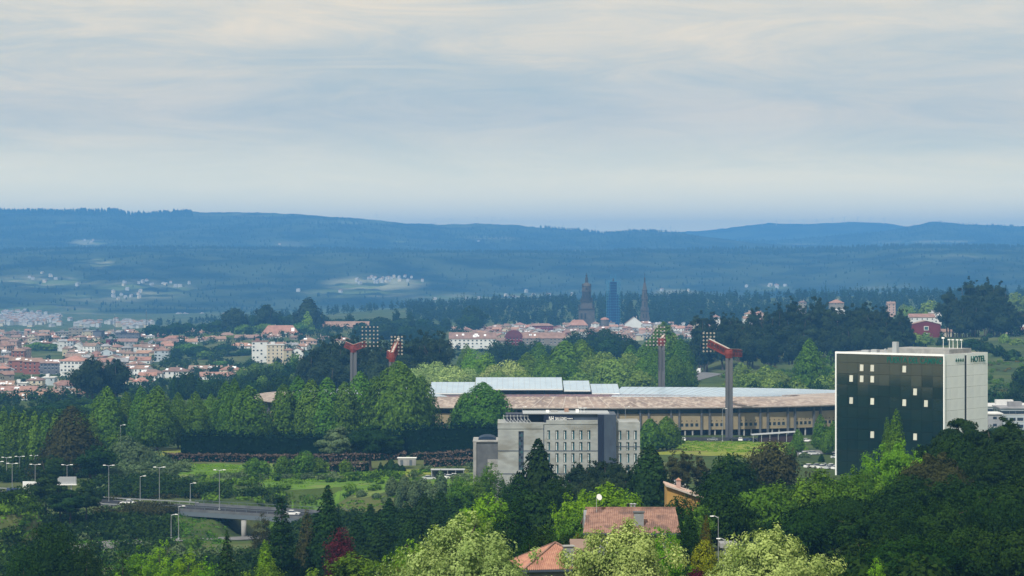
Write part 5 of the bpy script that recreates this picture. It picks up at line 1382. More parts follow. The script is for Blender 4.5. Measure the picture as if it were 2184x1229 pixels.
# dark groves of the left city
tree('euca', 'm_euca', 198, 757, 1500, 78, 'left one of two big dark eucalyptus trees in the left city', dense=1.5)
tree('euca', 'm_euca', 246, 762, 1510, 72, 'right one of two big dark eucalyptus trees in the left city', dense=1.5)
tree('round', 'm_green', 78, 730, 2650, 48, 'left half of the round green trees among left city roofs')
tree('round', 'm_green', 108, 733, 2640, 46, 'right half of the round green trees among left city roofs')
trees('round', 'm_dark', [(368, 742, 44), (392, 728, 40, 2500), (425, 738, 56), (452, 752, 48), (480, 735, 44, 2450), (505, 752, 50), (525, 745, 36), (350, 765, 36)], 2350, '{} dark tree from left in the left city park', 'trees of the city park')
trees('round', 'm_green', [(405, 732, 56, 2420), (440, 748, 40, 2320), (470, 770, 36, 2200)], 2350, '{} lighter tree from left in the left city park', 'trees of the city park')
trees('column', 'm_dark', [(372, 802, 20), (392, 797, 24), (406, 792, 30), (425, 806, 20)], 1480, '{} dark poplar from left rising behind the tree row', 'dark poplars behind the tree row')
trees('round', 'm_dark', [(440, 815, 40, 1450), (470, 812, 46, 1450), (458, 806, 40, 1600), (515, 800, 50, 1550), (545, 788, 50, 1600), (575, 780, 56, 1600), (545, 812, 50, 1350), (600, 800, 60, 1350), (620, 772, 50, 1650), (500, 822, 40, 1350), (572, 812, 44, 1300)], 1500, '{} dark tree from left on the slope between city and tree row', 'trees between city and tree row')
trees('round', 'm_green', [(520, 782, 36, 1800), (548, 772, 44, 1780), (590, 770, 40, 1750), (630, 752, 40, 1700), (560, 800, 40, 1450), (640, 790, 50, 1500)], 1500, '{} green tree from left under the white balcony blocks', 'green trees under the balcony blocks')
trees('euca', 'm_euca', [(662, 740, 66, 1440), (690, 722, 70, 1460), (718, 708, 66, 1470), (745, 720, 60, 1430), (757, 703, 44, 1490), (780, 728, 70, 1440), (815, 715, 66, 1460), (848, 708, 66, 1470), (875, 712, 60, 1440), (900, 698, 56, 1480), (922, 710, 50, 1450), (940, 700, 52, 1480), (700, 770, 70, 1400), (800, 765, 80, 1400), (870, 765, 80, 1400), (930, 762, 60, 1400), (962, 770, 40, 1420), (648, 790, 50, 1400)], 1450,
      '{} eucalyptus from left in the dark grove behind the left floodlight masts', 'dark grove behind the left masts', dense=1.6)
# light trees behind the stadium
trees('round', 'm_pale', [(880, 785, 60), (905, 772, 56, 1390), (933, 770, 62), (965, 778, 66, 1370), (1000, 784, 60), (880, 800, 50, 1340), (1052, 778, 60, 1380), (1085, 766, 70, 1400)], 1380, '{} pale tree from left directly behind the stadium', 'pale trees behind the stadium', dense=1.2)
trees('round', 'm_light', [(1262, 762, 90, 1390), (1315, 762, 92, 1370), (1285, 750, 80, 1450), (1340, 750, 60, 1450), (1110, 790, 60, 1360), (1062, 790, 60, 1350), (1240, 792, 60, 1350), (1365, 790, 60, 1360)], 1380, '{} light green tree from left in the band behind the stand roofs', 'light trees behind the stand roofs', dense=1.2)
trees('round', 'm_bright', [(1035, 750, 62, 1410), (1008, 742, 50, 1450)], 1400, '{} yellowish green tree from left behind the raised stand', 'yellowish trees behind the stand')
trees('poplar', 'm_green', [(995, 732, 44, 1520), (1125, 752, 70, 1420), (1160, 756, 60, 1400), (1205, 726, 96, 1450), (1240, 724, 80, 1500), (1178, 770, 70, 1370), (1150, 730, 60, 1560), (1215, 770, 70, 1380)], 1420, '{} rounded green tree from left behind the raised stand roof', 'green trees behind the stand roof')
trees('poplar', 'm_green', [(1372, 762, 60, 1400), (1380, 728, 60, 1500), (1416, 686, 86, 1530), (1452, 722, 60, 1500), (1440, 755, 56, 1400), (1468, 768, 40, 1420), (1398, 748, 60, 1380), (1345, 735, 50, 1560)], 1420, '{} tree from left in the tall green group round the third mast', 'green group round the third mast')
trees('round', 'm_dark', [(1058, 724, 40), (1085, 722, 44), (1112, 727, 40), (1140, 726, 44), (1165, 733, 40)], 1950, '{} dark round tree from left below the dark red barrel hall', 'dark round trees below the cathedral quarter')
trees('round', 'm_dark', [(1225, 706, 50), (1258, 699, 56), (1292, 700, 60), (1322, 712, 50), (1245, 722, 60, 1950), (1300, 722, 60, 1950), (1345, 720, 40, 1900)], 2050, '{} deep green tree from left below the bell tower', 'deep green trees below the bell tower', dense=1.3)
# tall eucalyptus wood
trees('euca', 'm_euca', [(1492, 660, 44, 1760), (1520, 660, 34, 1780), (1545, 664, 40, 1760), (1562, 662, 30, 1800), (1575, 676, 40, 1750), (1612, 650, 44, 1780), (1636, 652, 40, 1750), (1660, 640, 40, 1790), (1690, 629, 46, 1780), (1708, 655, 44, 1750), (1740, 626, 50, 1780), (1722, 650, 40, 1770), (1768, 643, 46, 1770), (1800, 648, 56, 1760), (1822, 645, 50, 1790), (1847, 640, 44, 1780), (1866, 650, 50, 1760), (1885, 648, 46, 1790), (1904, 668, 46, 1750), (1924, 655, 46, 1780), (1505, 700, 50, 1720), (1550, 695, 60, 1710), (1600, 690, 60, 1715), (1645, 690, 66, 1710), (1690, 690, 66, 1712), (1735, 690, 66, 1710), (1780, 695, 66, 1712), (1825, 690, 66, 1710), (1870, 690, 66, 1712), (1910, 700, 56, 1710), (1485, 715, 44, 1700), (1935, 690, 30, 1730)], 1760,
      '{} eucalyptus from left in the tall dark wood right of centre', 'tall eucalyptus wood', dense=1.9)
trees('euca', 'm_euca', [(2026, 612, 46, 2050), (2040, 640, 44, 2030), (2066, 588, 46, 2060), (2082, 596, 40, 2080), (2106, 590, 46, 2060), (2132, 597, 46, 2070), (2118, 630, 56, 2040), (2076, 640, 56, 2035), (2150, 640, 48, 2050), (2164, 655, 40, 2040), (2140, 665, 50, 2030), (2050, 670, 40, 2020)], 2050,
      '{} eucalyptus from left in the tall clump at the upper right', 'tall eucalyptus clump at upper right', dense=2.0)
tree('poplar', 'm_green', 1727, 722, 1330, 72, 'lone conical light green tree left of the glass hotel')
tree('shrub', 'm_green', 1772, 747, 1400, 36, 'round green bush touching the top left of the glass hotel')
trees('shrub', 'm_light', [(1590, 778, 70, 1400), (1632, 778, 60, 1390), (1600, 796, 80, 1350), (1660, 790, 70, 1350), (1640, 806, 60, 1310), (1700, 808, 60, 1300), (1560, 806, 50, 1340), (1755, 800, 50, 1300), (1778, 790, 40, 1310), (1580, 772, 26, 1600)], 1350, '{} light bush from left on the slope behind the stadium end', 'light bushes behind the stadium end')
trees('shrub', 'm_dark', [(1610, 812, 50, 1290), (1665, 815, 56, 1290), (1745, 812, 46, 1290), (1530, 700, 1, 1900)][:3], 1290, '{} dark bush from left behind the stadium end', 'dark bushes behind the stadium end')
trees('round', 'm_light', [(1985, 640, 56, 2500), (1940, 652, 40, 2500), (1928, 648, 26, 2600), (2165, 622, 46, 2600)], 2500, '{} light tree from left on the ridge by the white block', 'light ridge trees upper right')
trees('shrub', 'm_light', [(1952, 710, 40, 1900), (1975, 708, 34, 1920), (2143, 712, 26, 1900), (2170, 722, 30, 1850)], 1900, '{} light bush from left on the right hillside', 'light bushes on the right hillside')
trees('shrub', 'm_dark', [(1935, 730, 44, 1750), (1962, 728, 30, 1800), (2075, 722, 60, 1800), (2105, 730, 40, 1750), (2010, 718, 26, 1900), (2160, 745, 40, 1650), (2130, 735, 30, 1700), (2120, 825, 50, 1250), (2165, 810, 60, 1260), (2180, 780, 50, 1400)], 1800, '{} dark bush from left on the right hillside', 'dark bushes on the right hillside')
# hill crest left of centre
tree('round', 'm_euca', 500, 657, 2870, 54, 'dark rounded tree left-most on the grassy city hill', dense=1.3)
tree('euca', 'm_euca', 567, 648, 2860, 54, 'dark wide tree second on the grassy city hill', dense=1.5)
tree('cone', 'm_euca', 658, 634, 2850, 62, 'big dark cedar on the grassy city hill', name='cedar_tree', dense=1.4)
tree('cone', 'm_bright', 656, 663, 2760, 26, 'small bright green cypress in front of the big dark cedar')
trees('round', 'm_dark', [(588, 668, 46), (620, 672, 42), (540, 672, 40), (468, 682, 40), (435, 690, 40), (690, 672, 26), (745, 668, 22), (725, 680, 40), (775, 680, 40), (810, 676, 46), (845, 657, 16), (875, 664, 14), (860, 678, 50), (905, 680, 40), (325, 692, 34, 3000), (375, 688, 36, 3000), (400, 688, 30, 3000), (350, 696, 30, 3000), (530, 702, 18, 2700), (1008, 650, 52, 3100), (950, 678, 24, 3000), (1000, 672, 50, 3050), (770, 688, 40, 2700), (820, 690, 60, 2600), (870, 694, 60, 2600)], 2900, '{} dark tree from left along the wooded city hill', 'trees along the wooded city hill')
trees('round', 'm_green', [(565, 690, 50, 2750), (610, 694, 50, 2720), (640, 688, 40, 2760), (520, 692, 40, 2780), (690, 690, 30, 2900)], 2760, '{} green tree from left below the cedar', 'green trees below the cedar')
tree('spruce', 'm_euca', 1345, 640, 3420, 30, 'dark pointed conifer between scaffolding and slim spire', dense=1.4)
# around the stadium front
tree('poplar', 'm_green', 1386, 892, 925, 56, 'left of the two green trees right of the concrete hotel')
tree('poplar', 'm_green', 1422, 888, 935, 60, 'right of the two green trees right of the concrete hotel')
trees('poplar', 'm_green', [(1702, 915, 28, 930), (1750, 883, 38, 945), (1778, 897, 32, 950), (1764, 915, 30, 925), (1686, 945, 26, 900)], 940, '{} small tree from left beside the car park', 'small car park trees')
trees('shrub', 'm_grey', [(1745, 985, 50, 850), (1700, 985, 44, 855), (1715, 965, 26, 905)], 850, '{} grey bush from left in the car park', 'car park bushes')
tree('cone', 'm_dark', 1752, 968, 880, 12, 'tiny dark cypress in the car park')
trees('euca', 'm_brown', [(1435, 955, 40, 620), (1460, 950, 36, 615), (1492, 962, 34, 620)], 620, '{} thin brownish eucalyptus from left before the lawn', 'thin eucalyptus before the lawn', dense=1.0)
tree('round', 'm_brown', 1648, 938, 640, 112, 'brownish green tree on the lawn edge')
tree('round', 'm_dark', 1560, 965, 560, 110, 'dark green tree before the lawn, left of the brownish one', dense=1.2)
tree('round', 'm_dark', 1530, 1010, 480, 100, 'dark green tree right of the ochre house')
tree('cone', 'm_con', 1385, 948, 560, 98, 'tall dark conifer right of the bright maple', dense=1.4)
trees('euca', 'm_euca', [(1232, 982, 66, 615), (1270, 978, 66, 620), (1300, 974, 76, 618), (1338, 992, 60, 610), (1256, 1015, 60, 590), (1310, 1010, 80, 590)], 615, '{} purplish dark tree from left at the foot of the concrete hotel', 'dark trees at the concrete hotel', dense=1.6)
tree('spruce', 'm_con', 1148, 935, 555, 104, 'tall dark spruce in front of the concrete hotel', dense=1.5)
tree('round', 'm_dark', 1102, 1010, 520, 70, 'dark bushy tree left of the tall spruce', dense=1.2)
tree('round', 'm_dark', 1190, 1010, 530, 60, 'dark bushy tree right of the tall spruce', dense=1.2)
tree('round', 'm_dark', 1140, 1050, 480, 120, 'broad dark tree below the tall spruce', dense=1.2)
tree('column', 'm_grey', 1072, 1018, 640, 18, 'thin grey poplar at the left corner of the concrete hotel')
trees('round', 'm_green', [(1046, 985, 52, 640), (1012, 1012, 46, 630), (980, 1015, 50, 625)], 640, '{} green tree from left under the grey annex', 'green trees under the annex')
trees('column', 'm_grey', [(770, 1046, 20, 770), (803, 1052, 18, 760), (822, 1060, 18, 750), (836, 1016, 26, 760), (862, 1012, 30, 750), (884, 1022, 28, 745), (900, 1018, 30, 750), (916, 1024, 24, 740), (940, 1002, 28, 745), (968, 1012, 24, 730), (960, 1030, 20, 720), (850, 1040, 22, 730), (928, 1030, 26, 720)], 750, '{} grey green poplar from left below the roadside lawn', 'grey green poplars in the middle')
# pines and small trees on the meadow
tree('pine', 'm_grey', 722, 908, 880, 84, 'grey green pine with a bare trunk, left one of the meadow', dense=2.2)
tree('pine', 'm_con', 790, 902, 876, 84, 'dark pine with bare trunk in the middle of the meadow', dense=2.4)
tree('pine', 'm_con', 830, 925, 882, 70, 'dark pine with bare trunk, right one of the meadow', dense=2.2)
trees('cone', 'm_con', [(812, 985, 12), (822, 990, 12), (834, 980, 26), (858, 992, 14), (846, 988, 20), (680, 1010, 16)], 870, '{} small dark cypress from left under the pines', 'small cypresses under the pines')
trees('round', 'm_green', [(540, 975, 36), (562, 982, 30), (605, 972, 40), (598, 1000, 26), (650, 960, 46), (636, 990, 34), (680, 975, 36), (738, 980, 28), (520, 1000, 20), (488, 1012, 14), (585, 1035, 22), (615, 1040, 34), (640, 1020, 36), (686, 1030, 34), (655, 1062, 36), (738, 1058, 26), (700, 1052, 30), (742, 1070, 34), (668, 1048, 26), (610, 1068, 30), (762, 1030, 22), (906, 1000, 24), (980, 998, 24)], 860, '{} young fruit tree from left on the roadside meadow', 'young trees on the meadow')
for i, q in enumerate(((540, 975, 870), (650, 960, 880))): pass
# foreground
tree('loose', 'm_pale', 985, 1090, 262, 225, 'huge pale silvery poplar at the bottom centre-left', dense=1.5, base=1370)
tree('loose', 'm_pale', 930, 1155, 258, 110, 'lower left bulge of pale silvery poplars at the bottom centre', dense=1.2, base=1370)
tree('loose', 'm_pale', 1062, 1165, 256, 90, 'small pale silvery poplar left of the orange pyramid roof', dense=1.2, base=1370)
tree('loose', 'm_pale', 1330, 1104, 252, 205, 'large pale silvery poplar before the brown roofed house', dense=1.5, base=1375)
tree('loose', 'm_pale', 1372, 1158, 249, 110, 'low pale silvery poplar right of the one before the brown roof', dense=1.2, base=1375)
tree('loose', 'm_pale', 1640, 1110, 246, 205, 'large pale silvery poplar at the bottom right', dense=1.5, base=1375)
tree('loose', 'm_pale', 1590, 1165, 244, 110, 'low pale silvery poplar beside the bottom right one', dense=1.1, base=1375)
tree('loose', 'm_bright', 1290, 1028, 400, 150, 'bright green maple behind the brown roofed house', dense=1.2)
tree('loose', 'm_bright', 1232, 1060, 395, 86, 'bright green maple, smaller left neighbour of the large one')
tree('loose', 'm_green', 1225, 1095, 385, 80, 'green tree left of the brown tiled roof')
tree('loose', 'm_bright', 1040, 1040, 430, 92, 'olive bright tree below the grey annex')
tree('loose', 'm_bright', 1012, 1080, 420, 80, 'olive bright tree left above the huge pale poplar')
tree('cone', 'm_dark', 1100, 1062, 400, 80, 'dark pointed tree right of the olive bright ones', dense=1.2)
tree('round', 'm_dark', 1080, 1100, 380, 90, 'dark round tree behind the huge pale poplar', dense=1.1)
tree('round', 'm_dark', 1160, 1120, 330, 70, 'dark garden tree behind the orange pyramid roof')
tree('shrub', 'm_dark', 1205, 1138, 300, 60, 'dark garden bush above the orange pyramid roof', base=1215)
tree('shrub', 'm_orange', 1232, 1135, 310, 30, 'orange tinted bush left of the grey house wall', base=1200)
tree('round', 'm_dark', 1130, 1140, 300, 60, 'dark round tree left of the orange pyramid roof')
tree('loose', 'm_bright', 1405, 1120, 285, 100, 'fresh green garden tree right of the pale poplar', base=1290)
tree('column', 'm_dark', 1452, 1110, 320, 34, 'dark narrow tree at the right end of the brown roof')
tree('column', 'm_dark', 1472, 1090, 335, 40, 'dark narrow tree behind the right end of the brown roof')
tree('cone', 'm_orange', 1506, 1098, 330, 36, 'narrow orange green conifer near the lamp post')
tree('shrub', 'm_yellow', 1503, 1150, 290, 70, 'yellow green round bush near the lamp post', base=1240)
tree('shrub', 'm_purple', 1485, 1210, 270, 40, 'dark red bush at the bottom under the yellow one', base=1250)
tree('round', 'm_dark', 1545, 1045, 400, 110, 'dark tree behind the lamp post', dense=1.2)
tree('round', 'm_dark', 1450, 1056, 400, 84, 'dark tree under the ochre house', dense=1.1)
tree('loose', 'm_green', 1492, 1070, 395, 60, 'green bushy tree hiding the right wall of the ochre house')
# right wood
tree('loose', 'm_green', 1735, 1000, 440, 250, 'very broad green tree left of the right hand wood', dense=1.4, base=1290)
tree('loose', 'm_green', 1630, 1035, 430, 150, 'green tree at the left shoulder of the broad one', dense=1.1)
tree('loose', 'm_green', 1830, 990, 430, 120, 'green tree in front of the glass hotel base', dense=1.1)
tree('round', 'm_dark', 1800, 1060, 400, 180, 'dark tree under the very broad green one', dense=1.2)
tree('round', 'm_dark', 1720, 1085, 380, 150, 'dark tree behind the bottom right pale poplar', dense=1.2)
tree('column', 'm_green', 1892, 890, 565, 26, 'slim poplar before the dark glass, left of two')
tree('column', 'm_green', 1912, 872, 560, 38, 'slim poplar before the dark glass, right of two')
tree('loose', 'm_bright', 1915, 938, 500, 116, 'bright green tree before the dark glass front', dense=1.1)
tree('loose', 'm_bright', 1960, 948, 505, 60, 'smaller bright green tree right of the bright one')
tree('pine', 'm_con', 2045, 885, 500, 150, 'dark spreading pine before the white hotel side', dense=2.2)
tree('euca', 'm_con', 2150, 885, 480, 130, 'dark pine at the right edge', dense=2.0)
tree('round', 'm_dark', 2040, 925, 470, 130, 'dark tree under the spreading pine', dense=1.3)
tree('round', 'm_dark', 2130, 945, 450, 140, 'dark tree near the right edge under the pines', dense=1.3)
tree('euca', 'm_brown', 2000, 960, 440, 130, 'olive brown pine among the right wood', dense=2.0)
tree('round', 'm_dark', 1930, 1010, 420, 130, 'dark green tree under the bright one at right', dense=1.3)
trees('loose', 'm_dark', [(1880, 1080, 170, 370), (1990, 1060, 180, 360), (2100, 1040, 190, 370), (2180, 1010, 150, 380), (1840, 1150, 160, 320), (1940, 1140, 180, 310), (2060, 1120, 190, 315), (2160, 1120, 170, 310), (2040, 1010, 140, 410)], 370, '{} dark tree from left in the black green wood at bottom right', 'dark wood at bottom right', dense=1.3)
tree('shrub', 'm_bright', 1870, 1185, 280, 46, 'yellowish sapling at the bottom right edge', base=1290)
# left foreground
tree('round', 'm_dark', 112, 1112, 430, 180, 'large dark round tree in the bottom left corner', dense=1.3)
tree('round', 'm_dark', 50, 1160, 415, 110, 'dark tree at the left edge of the bottom', dense=1.1)
tree('round', 'm_dark', 185, 1150, 420, 90, 'dark tree right of the bottom left one', dense=1.1)
trees('loose', 'm_bright', [(300, 1162, 80, 405), (345, 1150, 100, 400), (400, 1165, 96, 400), (445, 1185, 80, 395)], 400, '{} fresh green tree from left in the bottom left hedge line', 'fresh green trees bottom left')
tree('round', 'm_dark', 262, 1175, 410, 70, 'dark tree left of the fresh green ones at bottom left')
tree('spruce', 'm_con', 484, 1132, 392, 66, 'small dark conifer right of the fresh green trees', dense=1.2)
tree('spruce', 'm_con', 600, 1056, 470, 80, 'dark pointed conifer before the bridge, left one', dense=1.3)
tree('spruce', 'm_con', 698, 1034, 480, 84, 'dark pointed conifer before the bridge, right one', dense=1.3)
tree('cone', 'm_brown', 655, 1085, 520, 50, 'brownish conifer between the two dark pointed ones')
tree('cone', 'm_bright', 566, 1150, 400, 62, 'yellow green pointed conifer at the bottom left of centre', dense=1.2)
tree('loose', 'm_green', 570, 1188, 360, 120, 'green bush tree under the yellow green conifer', dense=1.1)
tree('round', 'm_purple', 728, 1122, 430, 68, 'dark purple leaved tree left of the bottom centre')
tree('loose', 'm_green', 757, 1176, 350, 150, 'green tree at the bottom below the purple one', dense=1.1)
trees('spruce', 'm_con', [(790, 1075, 60, 560), (830, 1062, 70, 560), (868, 1072, 66, 550), (905, 1052, 64, 560), (940, 1045, 66, 560), (975, 1062, 60, 550), (810, 1110, 80, 500), (880, 1105, 90, 490), (760, 1100, 60, 520), (930, 1095, 70, 480)], 555, '{} dark conifer from left in the clump at centre bottom', 'dark conifer clump at centre', dense=1.2)
tree('loose', 'm_bright', 880, 1148, 300, 90, 'green tree left of the huge pale poplar', base=1300)
tree('shrub', 'm_orange', 850, 1208, 290, 60, 'orange green bush at the bottom edge', base=1260)
tree('loose', 'm_green', 850, 1165, 330, 70, 'darker green tree beside the orange green bush')
tree('shrub', 'm_brown', 560, 1090, 640, 50, 'brownish shrub under the bridge pillar')

# ------------------------------------------------------------------ hedges
def hedge(pts, w, h, mat, label, name='hedge', n_per=60, leaf=.5, seed=0):
    g_ = np.random.default_rng(seed); p0 = Vector(pts[0]); root = empty(name, p0); tag(root, label, 'hedge')
    ps = dens(pts, 3.0); core = MB(); V = []; T = []
    for i in range(len(ps)-1):
        a, b = ps[i], ps[i+1]; dl = (b-a); L = dl.length; dl.normalize(); s = Vector((dl.y, -dl.x, 0))
        za, zb = ground(a.x, a.y), ground(b.x, b.y); hh = h
        q = [a+s*(-w*.4), a+s*(w*.4), b+s*(w*.4), b+s*(-w*.4)]; zs = (za, za, zb, zb)
        lo = [Vector((v.x-p0.x, v.y-p0.y, z-.5-p0.z)) for v, z in zip(q, zs)]; hi = [Vector((v.x-p0.x, v.y-p0.y, z+hh*.9-p0.z)) for v, z in zip(q, zs)]
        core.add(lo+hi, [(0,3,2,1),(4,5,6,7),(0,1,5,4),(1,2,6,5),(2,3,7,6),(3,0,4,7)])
        n = int(n_per*L)
        al = g_.random(n)*L; side = g_.random(n); lump = 1+.09*np.sin((al+a.x+i*3)*.9)+.06*g_.normal(size=n)
        ac = np.where(side < .4, -w/2, np.where(side < .55, w/2, (g_.random(n)-.5)*w)); zz_ = np.where(side < .55, g_.random(n), 1.0)*hh*lump
        x = a.x + dl.x*al + s.x*ac - p0.x; y = a.y + dl.y*al + s.y*ac - p0.y; z = za + (zb-za)*al/L + zz_ - p0.z
        nn = np.stack([s.x*np.sign(-ac)*-.6, s.y*np.sign(-ac)*-.6, np.where(side >= .55, 1.0, .25)], 1) + g_.normal(size=(n, 3))*.5
        nn /= np.linalg.norm(nn, axis=1)[:, None]
        A = np.cross(nn, g_.normal(size=(n, 3))); A /= np.linalg.norm(A, axis=1)[:, None]; Bv = np.cross(nn, A); sc = leaf*(.6+.8*g_.random(n))[:, None]
        P_ = np.stack([x, y, z], 1) + g_.normal(size=(n, 3))*.15
        V.append(np.stack([P_-A*sc, P_-Bv*sc*.7, P_+A*sc, P_+Bv*sc*.7], 1).reshape(-1, 3)); T.append(g_.random(n))
    V = np.concatenate(V); T = np.concatenate(T)
    me = np_mesh('foliage', V, np.arange(len(V)).reshape(-1, 4), LM[mat]); attr(me, 'tone', T, 'FACE')
    link('foliage', me, root)
    cm = core.mesh('hedge_core', LM['m_hedge']); attr(cm, 'tone', [.2]*len(core.f), 'FACE'); link('hedge_core', cm, root)  # solid dark boxes filling the hedge behind its leaves
def gp(px, d): x = X(px, d); return Vector((x, d, ground(x, d)))
hedge([gp(386, 948), gp(540, 950), gp(700, 952)], 5, 8.2, 'm_hedge', 'tall dark clipped hedge under the tree row, left section', seed=1)
hedge([gp(700, 951), gp(860, 953)], 5, 8.8, 'm_hedge', 'tall dark clipped hedge behind the pines, middle section', seed=2)
hedge([gp(858, 956), gp(1064, 962)], 5, 10.3, 'm_hedge', 'tallest dark clipped hedge section left of the concrete hotel', seed=3)
hedge([gp(352, 915), gp(600, 925), gp(865, 930)], 2.5, 2.6, 'm_pink', 'long reddish hedge below the dark clipped hedge', n_per=45, leaf=.4, seed=4)
hedge([gp(876, 925), gp(1012, 928)], 2.5, 2.4, 'm_pink', 'short reddish hedge left of the annex, upper one', n_per=45, leaf=.4, seed=5)
hedge([gp(905, 890), gp(1010, 888)], 3, 2.6, 'm_pink', 'short reddish hedge left of the annex, lower one', n_per=50, leaf=.4, seed=6)
hedge([gp(648, 862), gp(695, 864)], 3, 2.4, 'm_pink', 'small dark red hedge on the meadow, left one', n_per=50, leaf=.4, seed=7)
hedge([gp(705, 872), gp(785, 870)], 3.5, 3.2, 'm_pink', 'orange red hedge behind the meadow pines', n_per=50, leaf=.4, seed=8)

# ------------------------------------------------------------------ undergrowth and far woods: nobody could count these
def scatter(name, mat, areas, leaf, per, seed, hrange, wrange, lean=.9, zfun=None):
    """low clumps of leaves over areas (px0, px1, d0, d1, count) of the ground"""
    g_ = np.random.default_rng(seed); V = []; T = []
    for (x0, x1, d0, d1, cnt) in areas:
        for _ in range(cnt):
            d = d0 + (d1-d0)*g_.random(); px = x0 + (x1-x0)*g_.random(); x = X(px, d); z = (zfun or ground)(x, d)
            h = g_.uniform(*hrange); w = g_.uniform(*wrange); n = per
            u = g_.normal(size=(n, 3)); u /= np.linalg.norm(u, axis=1)[:, None]; r = g_.random(n)**.4
            c = u*r[:, None]*np.array([w/2, w/2, h/2]) + np.array([x, d, z+h*.42])
            if lean < .5: # pointed crown
                t = (c[:, 2]-z)/h; sh = np.clip(1.15-t, .1, 1); c[:, 0] = x+(c[:, 0]-x)*sh; c[:, 1] = d+(c[:, 1]-d)*sh
            nn = u + g_.normal(size=(n, 3))*.5 + np.array([0, 0, .4]); nn /= np.linalg.norm(nn, axis=1)[:, None]
            A = np.cross(nn, g_.normal(size=(n, 3))); A /= np.linalg.norm(A, axis=1)[:, None]; Bv = np.cross(nn, A); sc = leaf*(.6+.8*g_.random(n))[:, None]
            V.append(np.stack([c-A*sc, c-Bv*sc*.7, c+A*sc, c+Bv*sc*.7], 1).reshape(-1, 3)); T.append(np.clip(g_.random()*.6 + g_.random(n)*.4, 0, 1))
    V = np.concatenate(V); T = np.concatenate(T)
    me = np_mesh(name, V, np.arange(len(V)).reshape(-1, 4), LM[mat]); attr(me, 'tone', T, 'FACE')
    return tag(link(name, me), kind='stuff')
scatter('scrub', 'm_dark', [(190, 400, 795, 835, 120), (400, 640, 792, 806, 30), (95, 300, 690, 742, 80), (-60, 95, 690, 748, 70), (0, 130, 600, 690, 60), (560, 1000, 560, 690, 110), (1000, 1600, 420, 560, 120), (1150, 1420, 560, 640, 60), (-60, 230, 860, 930, 80), (200, 380, 640, 690, 20), (290, 760, 520, 630, 90), (190, 365, 705, 735, 70), (590, 760, 690, 728, 60), (-100, 380, 1000, 1500, 160), (1500, 2000, 240, 330, 60), (300, 800, 330, 520, 110), (1600, 2300, 430, 640, 150), (1900, 2300, 1020, 1090, 40), (500, 880, 1080, 1300, 60)], .42, 150, 21, (2.0, 5.0), (4, 9))
scatter('low_scrub', 'm_brown', [(195, 372, 746, 758, 120), (195, 430, 790, 815, 60)], .3, 90, 35, (1.6, 3.0), (3, 6))
scatter('bushes', 'm_grey', [(180, 430, 800, 850, 80), (230, 400, 850, 900, 60), (-40, 290, 690, 760, 70), (420, 760, 840, 856, 26), (860, 1010, 720, 870, 26), (300, 520, 640, 684, 30), (600, 760, 600, 720, 30), (1400, 1560, 640, 760, 30)], .34, 110, 22, (1.0, 3.0), (2.5, 6))
scatter('brambles', 'm_green', [(420, 900, 780, 850, 60), (-40, 120, 640, 690, 30), (300, 420, 640, 690, 16), (1540, 2300, 1290, 1640, 330), (1480, 1780, 1260, 1400, 110), (300, 700, 1150, 1400, 120), (430, 640, 1500, 1900, 90), (880, 1480, 1280, 1360, 100)], .5, 80, 23, (1.2, 3.6), (3, 8))
scatter('gorse', 'm_orange', [(1540, 2300, 1300, 1700, 70), (1740, 1790, 1400, 1500, 10)], .45, 50, 24, (.8, 1.8), (2, 6))
scatter('city_greenery', 'm_dark', [(-30, 340, 1680, 3300, 190), (-30, 700, 1500, 1700, 120), (330, 560, 2000, 2300, 50), (260, 560, 1700, 1950, 60), (940, 1500, 2000, 3300, 130), (560, 780, 1900, 2700, 90), (1480, 2250, 1900, 3300, 330), (300, 560, 2300, 2900, 60), (560, 1000, 2700, 3500, 120)], .9, 80, 25, (4, 10), (5, 12))
scatter('hill_wood', 'm_dark', [(400, 960, 2750, 3300, 240), (640, 950, 2500, 2800, 80)], .9, 90, 26, (5, 10), (7, 13))
scatter('hill_scrub', 'm_light', [(430, 620, 2700, 2860, 90)], .8, 60, 27, (1.5, 3), (5, 12))
scatter('far_wood', 'm_dark', [(870, 1500, 3500, 4500, 1000), (1400, 2300, 3300, 4500, 1150), (330, 900, 4200, 4500, 120), (1380, 1700, 3500, 3900, 130)], 1.3, 60, 28, (10, 20), (8, 13), lean=.3)
scatter('far_wood', 'm_dark', [(1380, 1620, 3600, 4400, 36), (1700, 1960, 4000, 4500, 34), (960, 1180, 4100, 4400, 16)], 1.0, 60, 33, (20, 30), (6, 9), lean=.3)
scatter('tall_grass', 'm_green', [(-100, 480, 590, 760, 1500), (560, 900, 600, 760, 500), (-100, 700, 400, 600, 700)], .35, 14, 31, (.2, .6), (2.0, 5.0))
scatter('meadow_grass', 'm_bright', [(395, 780, 835, 905, 700), (770, 860, 830, 870, 160), (1440, 1720, 925, 1015, 420), (-40, 30, 610, 700, 50), (600, 1080, 740, 860, 200)], .28, 16, 29, (.1, .35), (2.0, 5.0))
